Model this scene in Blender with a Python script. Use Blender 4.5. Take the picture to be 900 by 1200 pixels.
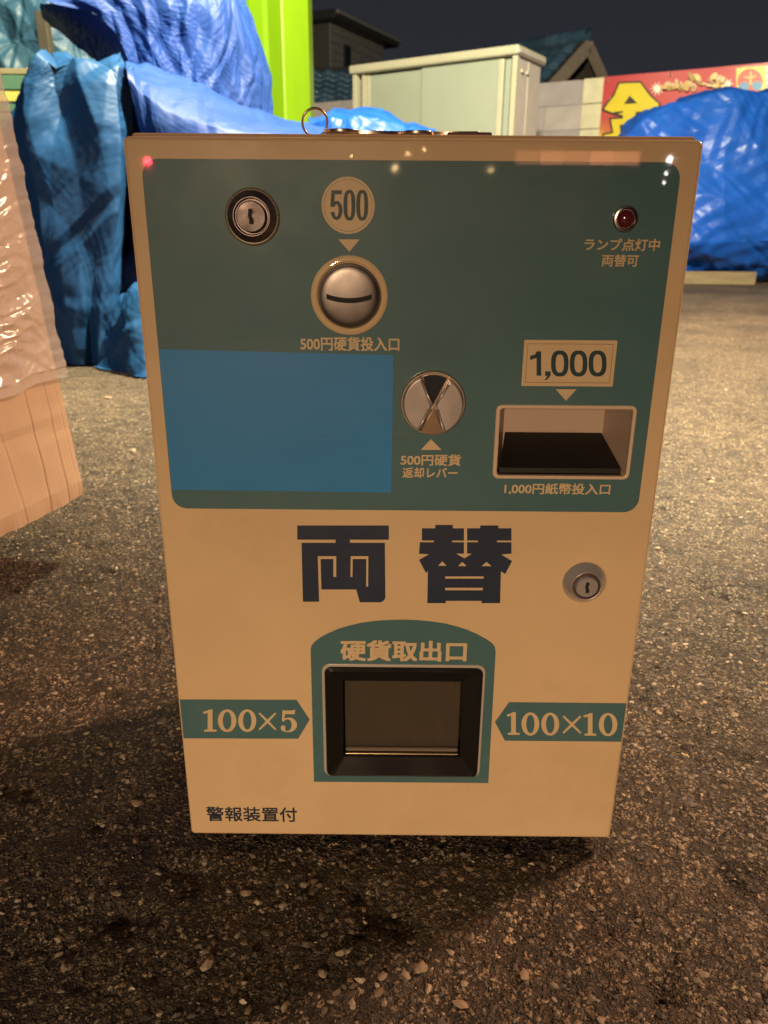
import bpy, bmesh, math, random
import numpy as np
from mathutils import Matrix, Vector

for o in list(bpy.data.objects): bpy.data.objects.remove(o)
S = bpy.context.scene
C = S.collection
R = math.radians
rng = np.random.default_rng(7)
random.seed(7)

# ------------------------------------------------------------------ camera
FPX = 901.0                                   # focal length in photo pixels (900 x 1200)
down = Vector((-0.00702, -0.93959, -0.34223)).normalized()
Zc = -down
Xc = Vector((0.99997, -0.0064, 0.00413)); Xc = (Xc - Zc * Xc.dot(Zc)).normalized()
Yc = Zc.cross(Xc)
M3 = Matrix((Xc, Yc, Zc))                     # rows: world axes in camera coordinates -> camera to world
DF = 0.482                                    # distance to the plane of the machine's front

def ray(u, v):
    return M3 @ Vector(((u - 450) / FPX, -(v - 600) / FPX, -1))
_r = ray(470, 980); FOOT = 0.008
CAMZ = FOOT - _r.z / _r.y * DF
CAM = Vector((0, 0, CAMZ))
def G(u, v, Y):
    d = ray(u, v); return CAM + d * (Y / d.y)
def F(u, v):
    p = G(u, v, DF); return (p.x, p.z)
def ground_at(u, v, z=0.0):
    d = ray(u, v); return CAM + d * ((z - CAMZ) / d.z)

cam = bpy.data.cameras.new('camera'); co = bpy.data.objects.new('camera', cam); C.objects.link(co)
co.matrix_world = Matrix.Translation(CAM) @ M3.to_4x4()
cam.sensor_fit = 'VERTICAL'; cam.sensor_height = 36; cam.sensor_width = 27
cam.lens = 36 * FPX / 1200; cam.clip_start = 0.02; cam.clip_end = 400
cam.dof.use_dof = True; cam.dof.focus_distance = 0.52; cam.dof.aperture_fstop = 14
S.camera = co

# ------------------------------------------------------------------ night sky, the yard's lamps and unseen lights added behind the viewer
W = bpy.data.worlds.new('World'); S.world = W; W.use_nodes = True
nt = W.node_tree; bg = nt.nodes['Background']
tc = nt.nodes.new('ShaderNodeTexCoord'); sx = nt.nodes.new('ShaderNodeSeparateXYZ'); cr = nt.nodes.new('ShaderNodeValToRGB')
nt.links.new(tc.outputs['Generated'], sx.inputs[0]); nt.links.new(sx.outputs['Z'], cr.inputs[0]); nt.links.new(cr.outputs[0], bg.inputs[0])
cr.color_ramp.elements[0].position = 0.0; cr.color_ramp.elements[0].color = (0.030, 0.030, 0.038, 1)
cr.color_ramp.elements[1].position = 0.5; cr.color_ramp.elements[1].color = (0.012, 0.0125, 0.019, 1)
bg.inputs[1].default_value = 1.0

def lamp(name, loc, target, power, color, size, spread=180):
    l = bpy.data.lights.new(name, 'AREA'); l.shape = 'DISK'; l.size = size
    l.energy = power; l.color = color; l.spread = R(spread)
    o = bpy.data.objects.new(name, l); C.objects.link(o); o.location = loc
    o.rotation_euler = (Vector(target) - Vector(loc)).to_track_quat('-Z', 'Y').to_euler()
    return o
def spot(name, loc, target, power, color, radius, cone, blend):
    l = bpy.data.lights.new(name, 'SPOT'); l.energy = power; l.color = color; l.shadow_soft_size = radius; l.spot_size = R(cone); l.spot_blend = blend
    o = bpy.data.objects.new(name, l); C.objects.link(o); o.location = loc
    o.rotation_euler = (Vector(target) - Vector(loc)).to_track_quat('-Z', 'Y').to_euler()
    return o
lamp('street_lamp_light', (4.1, 3.0, 3.6), (0.2, 0.8, 0), 470, (1.0, 0.56, 0.33), 0.85)
spot('yard_flood_light', (0.5, 2.6, 3.6), (1.9, 5.6, 0.0), 3600, (1.0, 0.88, 0.58), 0.2, 148, 0.35)
spot('cabinet_face_light', (-0.9, -4.6, 1.35), (0.0, 0.3, -0.46), 960, (1.0, 0.70, 0.43), 0.22, 28, 1.0)  # unseen warm light for the cabinet's face, beam shaped to dim its top
spot('tarp_fill_light', (-6.0, -5.0, 2.9), (-1.5, 2.9, 0.6), 520, (0.88, 0.95, 1.0), 0.3, 30, 0.8)  # unseen cool fill, added to brighten the front of the left tarpaulin

S.view_settings.view_transform = 'Standard'; S.view_settings.look = 'None'
S.view_settings.exposure = 0.0; S.view_settings.gamma = 1.0
S.view_settings.use_curve_mapping = False
S.render.engine = 'CYCLES'
S.cycles.max_bounces = 6; S.cycles.transparent_max_bounces = 12

# ------------------------------------------------------------------ helpers
def nd(t, kind, **kw):
    n = t.nodes.new('ShaderNode' + kind)
    for k, v in kw.items(): setattr(n, k, v)
    return n
def mat(name, col, rough=0.5, metal=0.0, spec=0.5, coat=0.0, coat_rough=0.05, vary=0.0, vscale=8.0, bump=0.0,
        bscale=60.0, bdist=0.001, stretch=(1, 1, 1), dirt=None, dirt_scale=5.0, dirt_amt=0.5, dirt_lo=0.55, rvary=0.0, emit=None, estr=0.0, attr=None,
        sheen=0, bump2=None):
    m = bpy.data.materials.new(name); m.use_nodes = True
    t = m.node_tree; b = t.nodes['Principled BSDF']
    b.inputs['Roughness'].default_value = rough; b.inputs['Metallic'].default_value = metal
    b.inputs['Specular IOR Level'].default_value = spec
    b.inputs['Coat Weight'].default_value = coat; b.inputs['Coat Roughness'].default_value = coat_rough
    b.inputs['Base Color'].default_value = (*col, 1)
    co_ = nd(t, 'TexCoord'); mp = nd(t, 'Mapping'); mp.inputs['Scale'].default_value = stretch
    t.links.new(co_.outputs['Object'], mp.inputs[0])
    src = None
    if attr:
        a = nd(t, 'Attribute'); a.attribute_name = attr; src = a.outputs['Color']
    if vary:
        n = nd(t, 'TexNoise'); n.inputs['Scale'].default_value = vscale; n.inputs['Detail'].default_value = 6
        t.links.new(mp.outputs[0], n.inputs['Vector'])
        r = nd(t, 'MapRange'); r.inputs[1].default_value = 0.3; r.inputs[2].default_value = 0.7
        r.inputs[3].default_value = 1 - vary; r.inputs[4].default_value = 1 + vary
        t.links.new(n.outputs[0], r.inputs[0])
        x = nd(t, 'Mix', data_type='RGBA', blend_type='MULTIPLY'); x.inputs[0].default_value = 1
        if src: t.links.new(src, x.inputs[6])
        else: x.inputs[6].default_value = (*col, 1)
        t.links.new(r.outputs[0], x.inputs[7]); src = x.outputs[2]
    if dirt:
        n = nd(t, 'TexNoise'); n.inputs['Scale'].default_value = dirt_scale; n.inputs['Detail'].default_value = 8; n.inputs['Roughness'].default_value = .65
        t.links.new(mp.outputs[0], n.inputs['Vector'])
        r = nd(t, 'MapRange'); r.inputs[1].default_value = dirt_lo; r.inputs[2].default_value = dirt_lo + .25; r.inputs[4].default_value = dirt_amt
        t.links.new(n.outputs[0], r.inputs[0])
        x = nd(t, 'Mix', data_type='RGBA'); t.links.new(r.outputs[0], x.inputs[0])
        if src: t.links.new(src, x.inputs[6])
        else: x.inputs[6].default_value = (*col, 1)
        x.inputs[7].default_value = (*dirt, 1); src = x.outputs[2]
    if src: t.links.new(src, b.inputs['Base Color'])
    if rvary:
        n = nd(t, 'TexNoise'); n.inputs['Scale'].default_value = vscale * 2; n.inputs['Detail'].default_value = 5
        t.links.new(mp.outputs[0], n.inputs['Vector'])
        r = nd(t, 'MapRange'); r.inputs[1].default_value = .3; r.inputs[2].default_value = .7
        r.inputs[3].default_value = max(0.02, rough - rvary); r.inputs[4].default_value = rough + rvary
        t.links.new(n.outputs[0], r.inputs[0]); t.links.new(r.outputs[0], b.inputs['Roughness'])
    if bump:
        n = nd(t, 'TexNoise'); n.inputs['Scale'].default_value = bscale; n.inputs['Detail'].default_value = 5
        t.links.new(mp.outputs[0], n.inputs['Vector'])
        bp = nd(t, 'Bump'); bp.inputs['Strength'].default_value = bump; bp.inputs['Distance'].default_value = bdist
        t.links.new(n.outputs[0], bp.inputs['Height'])
        last = bp
        if bump2:
            v = nd(t, 'TexVoronoi'); v.inputs['Scale'].default_value = bump2[0]
            n2 = nd(t, 'TexNoise'); n2.inputs['Scale'].default_value = bump2[0] * .8; t.links.new(mp.outputs[0], n2.inputs['Vector'])
            ad = nd(t, 'VectorMath', operation='ADD'); sc_ = nd(t, 'VectorMath', operation='SCALE'); sc_.inputs['Scale'].default_value = .6 / bump2[0] * 2
            t.links.new(n2.outputs['Color'], sc_.inputs[0]); t.links.new(mp.outputs[0], ad.inputs[0]); t.links.new(sc_.outputs[0], ad.inputs[1])
            t.links.new(ad.outputs[0], v.inputs['Vector'])
            b2 = nd(t, 'Bump'); b2.inputs['Strength'].default_value = bump2[1]; b2.inputs['Distance'].default_value = bump2[2]
            t.links.new(v.outputs['Distance'], b2.inputs['Height']); t.links.new(bp.outputs[0], b2.inputs['Normal']); last = b2
        t.links.new(last.outputs[0], b.inputs['Normal'])
    if emit:
        b.inputs['Emission Color'].default_value = (*emit, 1); b.inputs['Emission Strength'].default_value = estr
    return m

ROOT = {}
def tag(o, label=None, cat=None, group=None, kind=None):
    for k, v in (('label', label), ('category', cat), ('group', group), ('kind', kind)):
        if v: o[k] = v
    return o
def thing(name, loc, label, cat, group=None):
    o = bpy.data.objects.new(name, None); o.empty_display_size = .05; C.objects.link(o); o.location = loc
    ROOT[o.name] = Vector(loc); return tag(o, label, cat, group)
def link(name, me, m, parent=None):
    """mesh given in world coordinates -> object (child of parent, whose root offset is taken off)"""
    o = bpy.data.objects.new(name, me); C.objects.link(o)
    if m: me.materials.clear(); me.materials.append(m)
    if parent:
        me.transform(Matrix.Translation(-ROOT[parent.name])); o.parent = parent
        if parent.parent is None and parent.type == 'EMPTY': ROOT[o.name] = ROOT[parent.name]
        else: ROOT[o.name] = ROOT[parent.name]
    else:
        ROOT[o.name] = Vector((0, 0, 0))
    return o
def recenter(o):
    """put a top-level mesh's origin at the middle of its base"""
    me = o.data; co_ = np.empty(len(me.vertices) * 3); me.vertices.foreach_get('co', co_); co_ = co_.reshape(-1, 3)
    c = Vector(((co_[:, 0].min() + co_[:, 0].max()) / 2, (co_[:, 1].min() + co_[:, 1].max()) / 2, co_[:, 2].min()))
    me.transform(Matrix.Translation(-c)); o.location = c; ROOT[o.name] = c; return o
def pydata(verts, faces, smooth=False, name='mesh'):
    me = bpy.data.meshes.new(name); me.from_pydata([tuple(v) for v in verts], [], faces); me.update()
    if smooth: me.polygons.foreach_set('use_smooth', [True] * len(me.polygons))
    return me
def bm_mesh(bm, smooth=False, angle=None):
    bmesh.ops.recalc_face_normals(bm, faces=bm.faces)
    me = bpy.data.meshes.new('mesh'); bm.to_mesh(me); bm.free()
    if smooth: me.polygons.foreach_set('use_smooth', [True] * len(me.polygons))
    return me
def box_mesh(lo, hi, bevel=0.0, seg=2, mtx=None):
    bm = bmesh.new(); bmesh.ops.create_cube(bm, size=1)
    lo = Vector(lo); hi = Vector(hi); c = (lo + hi) / 2; s = hi - lo
    for v in bm.verts: v.co = Vector((v.co.x * s.x, v.co.y * s.y, v.co.z * s.z)) + c
    if bevel: bmesh.ops.bevel(bm, geom=bm.edges[:], offset=bevel, segments=seg, profile=.5, affect='EDGES')
    if mtx: bmesh.ops.transform(bm, matrix=mtx, verts=bm.verts)
    return bm_mesh(bm)
def eval_mesh(data):
    o = bpy.data.objects.new('tmp', data); C.objects.link(o)
    dg = bpy.context.evaluated_depsgraph_get(); dg.update()
    me = bpy.data.meshes.new_from_object(o.evaluated_get(dg)); bpy.data.objects.remove(o)
    return me
# the front plane: curve x -> world x, curve y -> world z, curve z -> towards the viewer (-y)
def front(y): return Matrix(((1, 0, 0, 0), (0, 0, -1, y), (0, 1, 0, 0), (0, 0, 0, 1)))
def plate(loops, y_front, depth, bevel=0.0, bseg=2, smooth=False):
    """filled 2D shape with holes, loops in (x,z); its front lies at y_front and it is depth thick behind"""
    cu = bpy.data.curves.new('c', 'CURVE'); cu.dimensions = '2D'; cu.fill_mode = 'BOTH'
    for lp in loops:
        sp = cu.splines.new('POLY'); sp.points.add(len(lp) - 1); sp.use_cyclic_u = True
        for p, q in zip(sp.points, lp): p.co = (q[0], q[1], 0, 1)
    cu.extrude = max(1e-5, depth / 2 - bevel); cu.bevel_depth = bevel; cu.bevel_resolution = bseg; cu.offset = -bevel
    me = eval_mesh(cu); bpy.data.curves.remove(cu)
    me.transform(front(y_front + depth / 2)); return me
def rrect(x0, x1, z0, z1, r, n=6):
    out = []
    for cx, cz, a0 in ((x1 - r, z1 - r, 0), (x0 + r, z1 - r, 90), (x0 + r, z0 + r, 180), (x1 - r, z0 + r, 270)):
        for k in range(n + 1):
            a = R(a0 + 90 * k / n); out.append((cx + r * math.cos(a), cz + r * math.sin(a)))
    return out
def circle(cx, cz, r, n=48, a0=0, a1=360, rz=None):
    rz = rz or r; full = abs(a1 - a0) >= 360
    return [(cx + r * math.cos(R(a0 + (a1 - a0) * k / (n if full else n - 1))), cz + rz * math.sin(R(a0 + (a1 - a0) * k / (n if full else n - 1)))) for k in range(n)]
def quad_box(u0, v0, u1, v1):
    """photo box -> rectangle (x0,x1,z0,z1) on the machine's front"""
    a, b, c, d = F(u0, v0), F(u1, v0), F(u0, v1), F(u1, v1)
    return ((a[0] + c[0]) / 2, (b[0] + d[0]) / 2, (c[1] + d[1]) / 2, (a[1] + b[1]) / 2)
def px(u, v): return F(u + .5, v)[0] - F(u - .5, v)[0]
def lathe(cx, cz, prof, y0, n=48, smooth=True):
    """prof: (radius, height towards the viewer) turned about the axis through (cx,cz)"""
    vs, fs = [], []
    for r, h in prof:
        for k in range(n):
            a = 2 * math.pi * k / n; vs.append((cx + r * math.cos(a), y0 - h, cz + r * math.sin(a)))
    for i in range(len(prof) - 1):
        for k in range(n):
            k2 = (k + 1) % n; fs.append((i * n + k, i * n + k2, (i + 1) * n + k2, (i + 1) * n + k))
    fs.append(tuple((len(prof) - 1) * n + k for k in range(n)))
    bm = bmesh.new(); vv = [bm.verts.new(v) for v in vs]
    for f in fs: bm.faces.new([vv[i] for i in f])
    me = bm_mesh(bm)
    if smooth:
        me.polygons.foreach_set('use_smooth', [len(p.vertices) == 4 for p in me.polygons])
        me.set_sharp_from_angle(angle=R(35))
    return me
def text_mesh(body, rect, y, bold=0.0, depth=0.0002):
    """flat lettering fitted to rect; weight comes from a few shifted layers, each a hair in front of the last"""
    cu = bpy.data.curves.new('t', 'FONT'); cu.body = body; cu.size = 1; cu.resolution_u = 4; cu.fill_mode = 'FRONT'
    me0 = eval_mesh(cu); bpy.data.curves.remove(cu)
    n = len(me0.vertices); c = np.empty(n * 3); me0.vertices.foreach_get('co', c); c = c.reshape(-1, 3)
    faces = [tuple(p.vertices) for p in me0.polygons]
    lo, hi = c.min(0), c.max(0); x0, x1, z0, z1 = rect
    k = bold; lo = lo - k; hi = hi + k
    V, Fc = [], []
    sh = [(0, 0)] if not bold else [(0, 0), (k, k), (-k, k), (k, -k), (-k, -k)]
    for i, (dx, dz) in enumerate(sh):
        V += [(x0 + (q[0] + dx - lo[0]) / (hi[0] - lo[0]) * (x1 - x0), y - .00003 * i, z0 + (q[1] + dz - lo[1]) / (hi[1] - lo[1]) * (z1 - z0)) for q in c]
        Fc += [tuple(v + n * i for v in f) for f in faces]
    bpy.data.meshes.remove(me0)
    return pydata(V, Fc)

# numpy noise ---------------------------------------------------------------
def _hash(ix, iy, s):
    h = (ix.astype(np.int64) * 374761393 + iy.astype(np.int64) * 668265263 + s * 974634777) & 0xffffffff
    h = ((h ^ (h >> 13)) * 1274126177) & 0xffffffff
    return ((h ^ (h >> 16)) & 0xffffff) / float(0xffffff)
def vnoise(x, y, s=0):
    ix, iy = np.floor(x), np.floor(y); fx, fy = x - ix, y - iy
    fx = fx * fx * fx * (fx * (fx * 6 - 15) + 10); fy = fy * fy * fy * (fy * (fy * 6 - 15) + 10)
    a, b, c, d = _hash(ix, iy, s), _hash(ix + 1, iy, s), _hash(ix, iy + 1, s), _hash(ix + 1, iy + 1, s)
    return (a * (1 - fx) + b * fx) * (1 - fy) + (c * (1 - fx) + d * fx) * fy
def fbm(x, y, s=0, o=4, g=.5):
    t, a, n = 0, 1, 0
    for k in range(o): t = t + a * vnoise(x * 2 ** k + 17.3 * k, y * 2 ** k - 9.1 * k, s + k); n += a; a *= g
    return t / n
def ridged(x, y, s=0, o=3):
    t, a, n = 0, 1, 0
    for k in range(o): t = t + a * (1 - np.abs(2 * vnoise(x * 2 ** k + 5.7 * k, y * 2 ** k + 3.3 * k, s + k) - 1)); n += a; a *= .5
    return t / n

# ------------------------------------------------------------------ ground: one sheet of worn asphalt
def asphalt():
    m = bpy.data.materials.new('worn_asphalt'); m.use_nodes = True; t = m.node_tree; b = t.nodes['Principled BSDF']
    co_ = nd(t, 'TexCoord')
    def noise(sc, det=6, ro=.55):
        n = nd(t, 'TexNoise'); n.inputs['Scale'].default_value = sc; n.inputs['Detail'].default_value = det; n.inputs['Roughness'].default_value = ro
        t.links.new(co_.outputs['Object'], n.inputs['Vector']); return n
    v1 = nd(t, 'TexVoronoi'); v1.inputs['Scale'].default_value = 215
    w = noise(140, 2); mx = nd(t, 'Mix', data_type='VECTOR'); mx.inputs[0].default_value = .012
    t.links.new(co_.outputs['Object'], mx.inputs[4]); t.links.new(w.outputs['Color'], mx.inputs[5]); t.links.new(mx.outputs[1], v1.inputs['Vector'])
    v2 = nd(t, 'TexVoronoi'); v2.inputs['Scale'].default_value = 560; t.links.new(co_.outputs['Object'], v2.inputs['Vector'])
    cr1 = nd(t, 'ValToRGB'); e = cr1.color_ramp.elements
    e[0].position = 0; e[0].color = (.018, .0135, .0095, 1); e[1].position = 1; e[1].color = (.46, .38, .28, 1)
    for p, c in ((.45, (.034, .026, .018, 1)), (.74, (.070, .054, .038, 1)), (.91, (.14, .112, .08, 1))):
        q = e.new(p); q.color = c
    sp = nd(t, 'SeparateColor'); t.links.new(v1.outputs['Color'], sp.inputs[0]); t.links.new(sp.outputs[0], cr1.inputs[0])
    cr2 = nd(t, 'ValToRGB'); e = cr2.color_ramp.elements
    e[0].position = .45; e[0].color = (.026, .019, .013, 1); e[1].position = .97; e[1].color = (.36, .30, .22, 1)
    sp2 = nd(t, 'SeparateColor'); t.links.new(v2.outputs['Color'], sp2.inputs[0]); t.links.new(sp2.outputs[1], cr2.inputs[0])
    nm = noise(24, 5); ra = nd(t, 'MapRange'); ra.inputs[1].default_value = .42; ra.inputs[2].default_value = .6; t.links.new(nm.outputs[0], ra.inputs[0])
    mixc = nd(t, 'Mix', data_type='RGBA'); t.links.new(ra.outputs[0], mixc.inputs[0]); t.links.new(cr1.outputs[0], mixc.inputs[6]); t.links.new(cr2.outputs[0], mixc.inputs[7])
    # binder between stones
    gap = nd(t, 'MapRange'); gap.inputs[1].default_value = .38; gap.inputs[2].default_value = .62; t.links.new(v1.outputs['Distance'], gap.inputs[0])
    mg = nd(t, 'Mix', data_type='RGBA'); t.links.new(gap.outputs[0], mg.inputs[0]); t.links.new(mixc.outputs[2], mg.inputs[6]); mg.inputs[7].default_value = (.022, .018, .013, 1)
    # worn dusty / dark patches
    big = noise(1.7, 6, .6); rb = nd(t, 'MapRange'); rb.inputs[1].default_value = .32; rb.inputs[2].default_value = .68; rb.inputs[3].default_value = .5; rb.inputs[4].default_value = 1.7
    t.links.new(big.outputs[0], rb.inputs[0]); mb = nd(t, 'Mix', data_type='RGBA', blend_type='MULTIPLY'); mb.inputs[0].default_value = 1
    t.links.new(mg.outputs[2], mb.inputs[6]); t.links.new(rb.outputs[0], mb.inputs[7])
    dn = noise(7, 8, .7); rd = nd(t, 'MapRange'); rd.inputs[1].default_value = .5; rd.inputs[2].default_value = .75; rd.inputs[4].default_value = .55; t.links.new(dn.outputs[0], rd.inputs[0])
    AL = 1.25
    md = nd(t, 'Mix', data_type='RGBA'); t.links.new(rd.outputs[0], md.inputs[0]); t.links.new(mb.outputs[2], md.inputs[6]); md.inputs[7].default_value = (.10, .076, .052, 1)
    ga_ = nd(t, 'Mix', data_type='RGBA', blend_type='MULTIPLY'); ga_.inputs[0].default_value = 1; t.links.new(md.outputs[2], ga_.inputs[6]); ga_.inputs[7].default_value = (AL, AL * .90, AL * .78, 1)
    t.links.new(ga_.outputs[2], b.inputs['Base Color'])
    b.inputs['Roughness'].default_value = .72; b.inputs['Specular IOR Level'].default_value = .45
    inv = nd(t, 'Math', operation='SUBTRACT'); inv.inputs[0].default_value = 1; t.links.new(v1.outputs['Distance'], inv.inputs[1])
    b1 = nd(t, 'Bump'); b1.inputs['Strength'].default_value = 1; b1.inputs['Distance'].default_value = .0042; t.links.new(inv.outputs[0], b1.inputs['Height'])
    inv2 = nd(t, 'Math', operation='SUBTRACT'); inv2.inputs[0].default_value = 1; t.links.new(v2.outputs['Distance'], inv2.inputs[1])
    b2 = nd(t, 'Bump'); b2.inputs['Strength'].default_value = .8; b2.inputs['Distance'].default_value = .0018; t.links.new(inv2.outputs[0], b2.inputs['Height']); t.links.new(b1.outputs[0], b2.inputs['Normal'])
    b3 = nd(t, 'Bump'); b3.inputs['Strength'].default_value = .7; b3.inputs['Distance'].default_value = .01; n3 = noise(45, 6, .6)
    t.links.new(n3.outputs[0], b3.inputs['Height']); t.links.new(b2.outputs[0], b3.inputs['Normal'])
    t.links.new(b3.outputs[0], b.inputs['Normal'])
    return m
ASPH = asphalt()
def gheight(X, Y):
    h = (fbm(X * 9, Y * 9, 3, 4) - .5) * .010 + (fbm(X * 60, Y * 60, 11, 3) - .5) * .0032
    h += (np.clip(ridged(X * 150, Y * 150, 21, 2) - .45, 0, 1)) * .0014
    pit = np.clip(fbm(X * 22, Y * 22, 31, 3) - .63, 0, 1) * -.03
    return h + pit - .004
def spaced(a, b, s, grow, lo, hi):
    v = list(np.arange(a, b, s)); st = s; x = v[-1]
    while x < hi: st *= grow; x += st; v.append(x)
    st = s; x = a
    while x > lo: st *= grow; x -= st; v.insert(0, x)
    return np.array(v)
gx = spaced(-.62, .62, .0032, 1.06, -90, 90); gy = spaced(.22, 1.25, .0032, 1.045, -60, 160)
GX, GY = np.meshgrid(gx, gy); fade = np.clip(1.6 - np.hypot(GX, GY - .6) / 3.0, 0, 1)
GZ = gheight(GX, GY) * fade - .003 * (1 - fade)
nx, ny = len(gx), len(gy)
idx = np.arange(nx * ny).reshape(ny, nx)
quads = np.stack([idx[:-1, :-1], idx[:-1, 1:], idx[1:, 1:], idx[1:, :-1]], -1).reshape(-1, 4)
def np_mesh(V, Q, smooth=True, name='mesh'):
    me = bpy.data.meshes.new(name); k = Q.shape[1]
    me.vertices.add(len(V)); me.vertices.foreach_set('co', V.astype(np.float32).ravel())
    me.loops.add(Q.size); me.loops.foreach_set('vertex_index', Q.astype(np.int32).ravel())
    me.polygons.add(len(Q)); me.polygons.foreach_set('loop_start', np.arange(0, Q.size, k, dtype=np.int32))
    me.polygons.foreach_set('loop_total', np.full(len(Q), k, dtype=np.int32))
    me.polygons.foreach_set('use_smooth', np.full(len(Q), smooth)); me.update(calc_edges=True); return me
g = link('ground', np_mesh(np.stack([GX.ravel(), GY.ravel(), GZ.ravel()], -1), quads), ASPH); tag(g, kind='structure', label='worn brown asphalt yard with exposed stones')

# ------------------------------------------------------------------ tarpaulin sheets
def catmull(P, n):
    """P (k,...) control rows -> n samples along axis 0"""
    k = len(P); t = np.linspace(0, k - 1, n); i = np.clip(t.astype(int), 0, k - 2); f = (t - i).reshape(-1, *([1] * (P.ndim - 1)))
    p0, p1, p2, p3 = P[np.clip(i - 1, 0, k - 1)], P[i], P[i + 1], P[np.clip(i + 2, 0, k - 1)]
    return .5 * (2 * p1 + (p2 - p0) * f + (2 * p0 - 5 * p1 + 4 * p2 - p3) * f ** 2 + (3 * p1 - p0 - 3 * p2 + p3) * f ** 3)
def facets(U, V, seed, n, fr, amp, iso, warp):
    """sharp folds of a creased sheet: triangle waves in random directions, each on its own patches; iso < 1 favours upright folds"""
    r_ = np.random.default_rng(seed); d = 0
    for i in range(n):
        a = r_.uniform(0, math.pi); f = r_.uniform(*fr); ca, sa = math.cos(a), math.sin(a) * iso
        t = (U * ca + V * sa) * f + r_.uniform(0, 9) + warp * 3.2 * fbm(U * f * .30 + i, V * f * .30, seed + i, 2)
        tri = 2 * np.abs(t - np.floor(t) - .5); k = r_.uniform(.25, .75)
        tri = np.where(tri < k, tri / k, (1 - tri) / (1 - k))
        m = np.clip(fbm(U * fr[0] * .45 + 3 * i, V * fr[0] * .45, seed + 7 * i, 2) * 3.4 - 1.35, 0, 1)
        d = d + amp * (fr[0] / f) * (tri - .5) * m
    return d
def linear_rs(P, n):
    k = len(P); t = np.linspace(0, k - 1, n); i = np.clip(t.astype(int), 0, k - 2); f = (t - i).reshape(-1, *([1] * (P.ndim - 1)))
    return P[i] * (1 - f) + P[i + 1] * f
def sheet(ctrl, nu=150, nv=110, fold=.03, crease=.012, crumple=.006, seed=0, fscale=(4, 1.2), gravity=.0, linear=0.0):
    P = np.array([[tuple(q) for q in row] for row in ctrl], float)
    A = catmull(P, nv)
    A = np.swapaxes(catmull(np.swapaxes(A, 0, 1), nu), 0, 1)
    if linear:
        B = np.swapaxes(linear_rs(np.swapaxes(linear_rs(P, nv), 0, 1), nu), 0, 1); A = A * (1 - linear) + B * linear
    du = np.gradient(A, axis=1); dv = np.gradient(A, axis=0); N = np.cross(du, dv); N /= np.linalg.norm(N, axis=-1, keepdims=True) + 1e-9
    su = np.concatenate([[0], np.cumsum(np.linalg.norm(np.diff(A, axis=1), axis=-1).mean(0))]); sv = np.concatenate([[0], np.cumsum(np.linalg.norm(np.diff(A, axis=0), axis=-1).mean(1))])
    U, V = np.meshgrid(su, sv)
    d = facets(U, V, seed, 4, (fscale[0] * .35, fscale[0] * .8), fold, fscale[1] / fscale[0], .22)
    d += facets(U, V, seed + 31, 6, (3.0, 6.5), crease, .75, .35)
    d += facets(U, V, seed + 67, 8, (12, 26), crumple, .9, 1.0)
    A = A + N * d[..., None]
    ii = np.arange(nu * nv).reshape(nv, nu)
    Q = np.stack([ii[:-1, :-1], ii[:-1, 1:], ii[1:, 1:], ii[1:, :-1]], -1).reshape(-1, 4)
    A[..., 2] = np.maximum(A[..., 2], .004)
    return np_mesh(A.reshape(-1, 3), Q)
def thick(o, t=.0015):
    md = o.modifiers.new('thickness', 'SOLIDIFY'); md.thickness = t; md.offset = -1
def tarp_mat(name, col, rough=.34, stretch=(1, 1, 1)):
    return mat(name, col, rough=rough + .05, spec=.30, vary=.14, vscale=3.0, bump=.25, bscale=70, bdist=.002, rvary=.07,
               stretch=stretch, dirt=(col[0] * 1.4 + .012, col[1] * 1.2 + .012, col[2] * .8), dirt_scale=2.2, dirt_amt=.4, dirt_lo=.48)
T_DARK = tarp_mat('faded_teal_tarp', (.009, .055, .165), .42)
T_BLUE = tarp_mat('blue_tarp', (.008, .040, .21), .52)
T_DEEP = tarp_mat('bright_blue_tarp', (.010, .080, .45), .34)

def gp(u, v, Y, dz=0, dx=0):
    p = G(u, v, Y); return (p.x + dx, p.y, p.z + dz)
def floorp(u, v, Y):
    p = G(u, v, Y); return (p.x, Y, .006)

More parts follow.
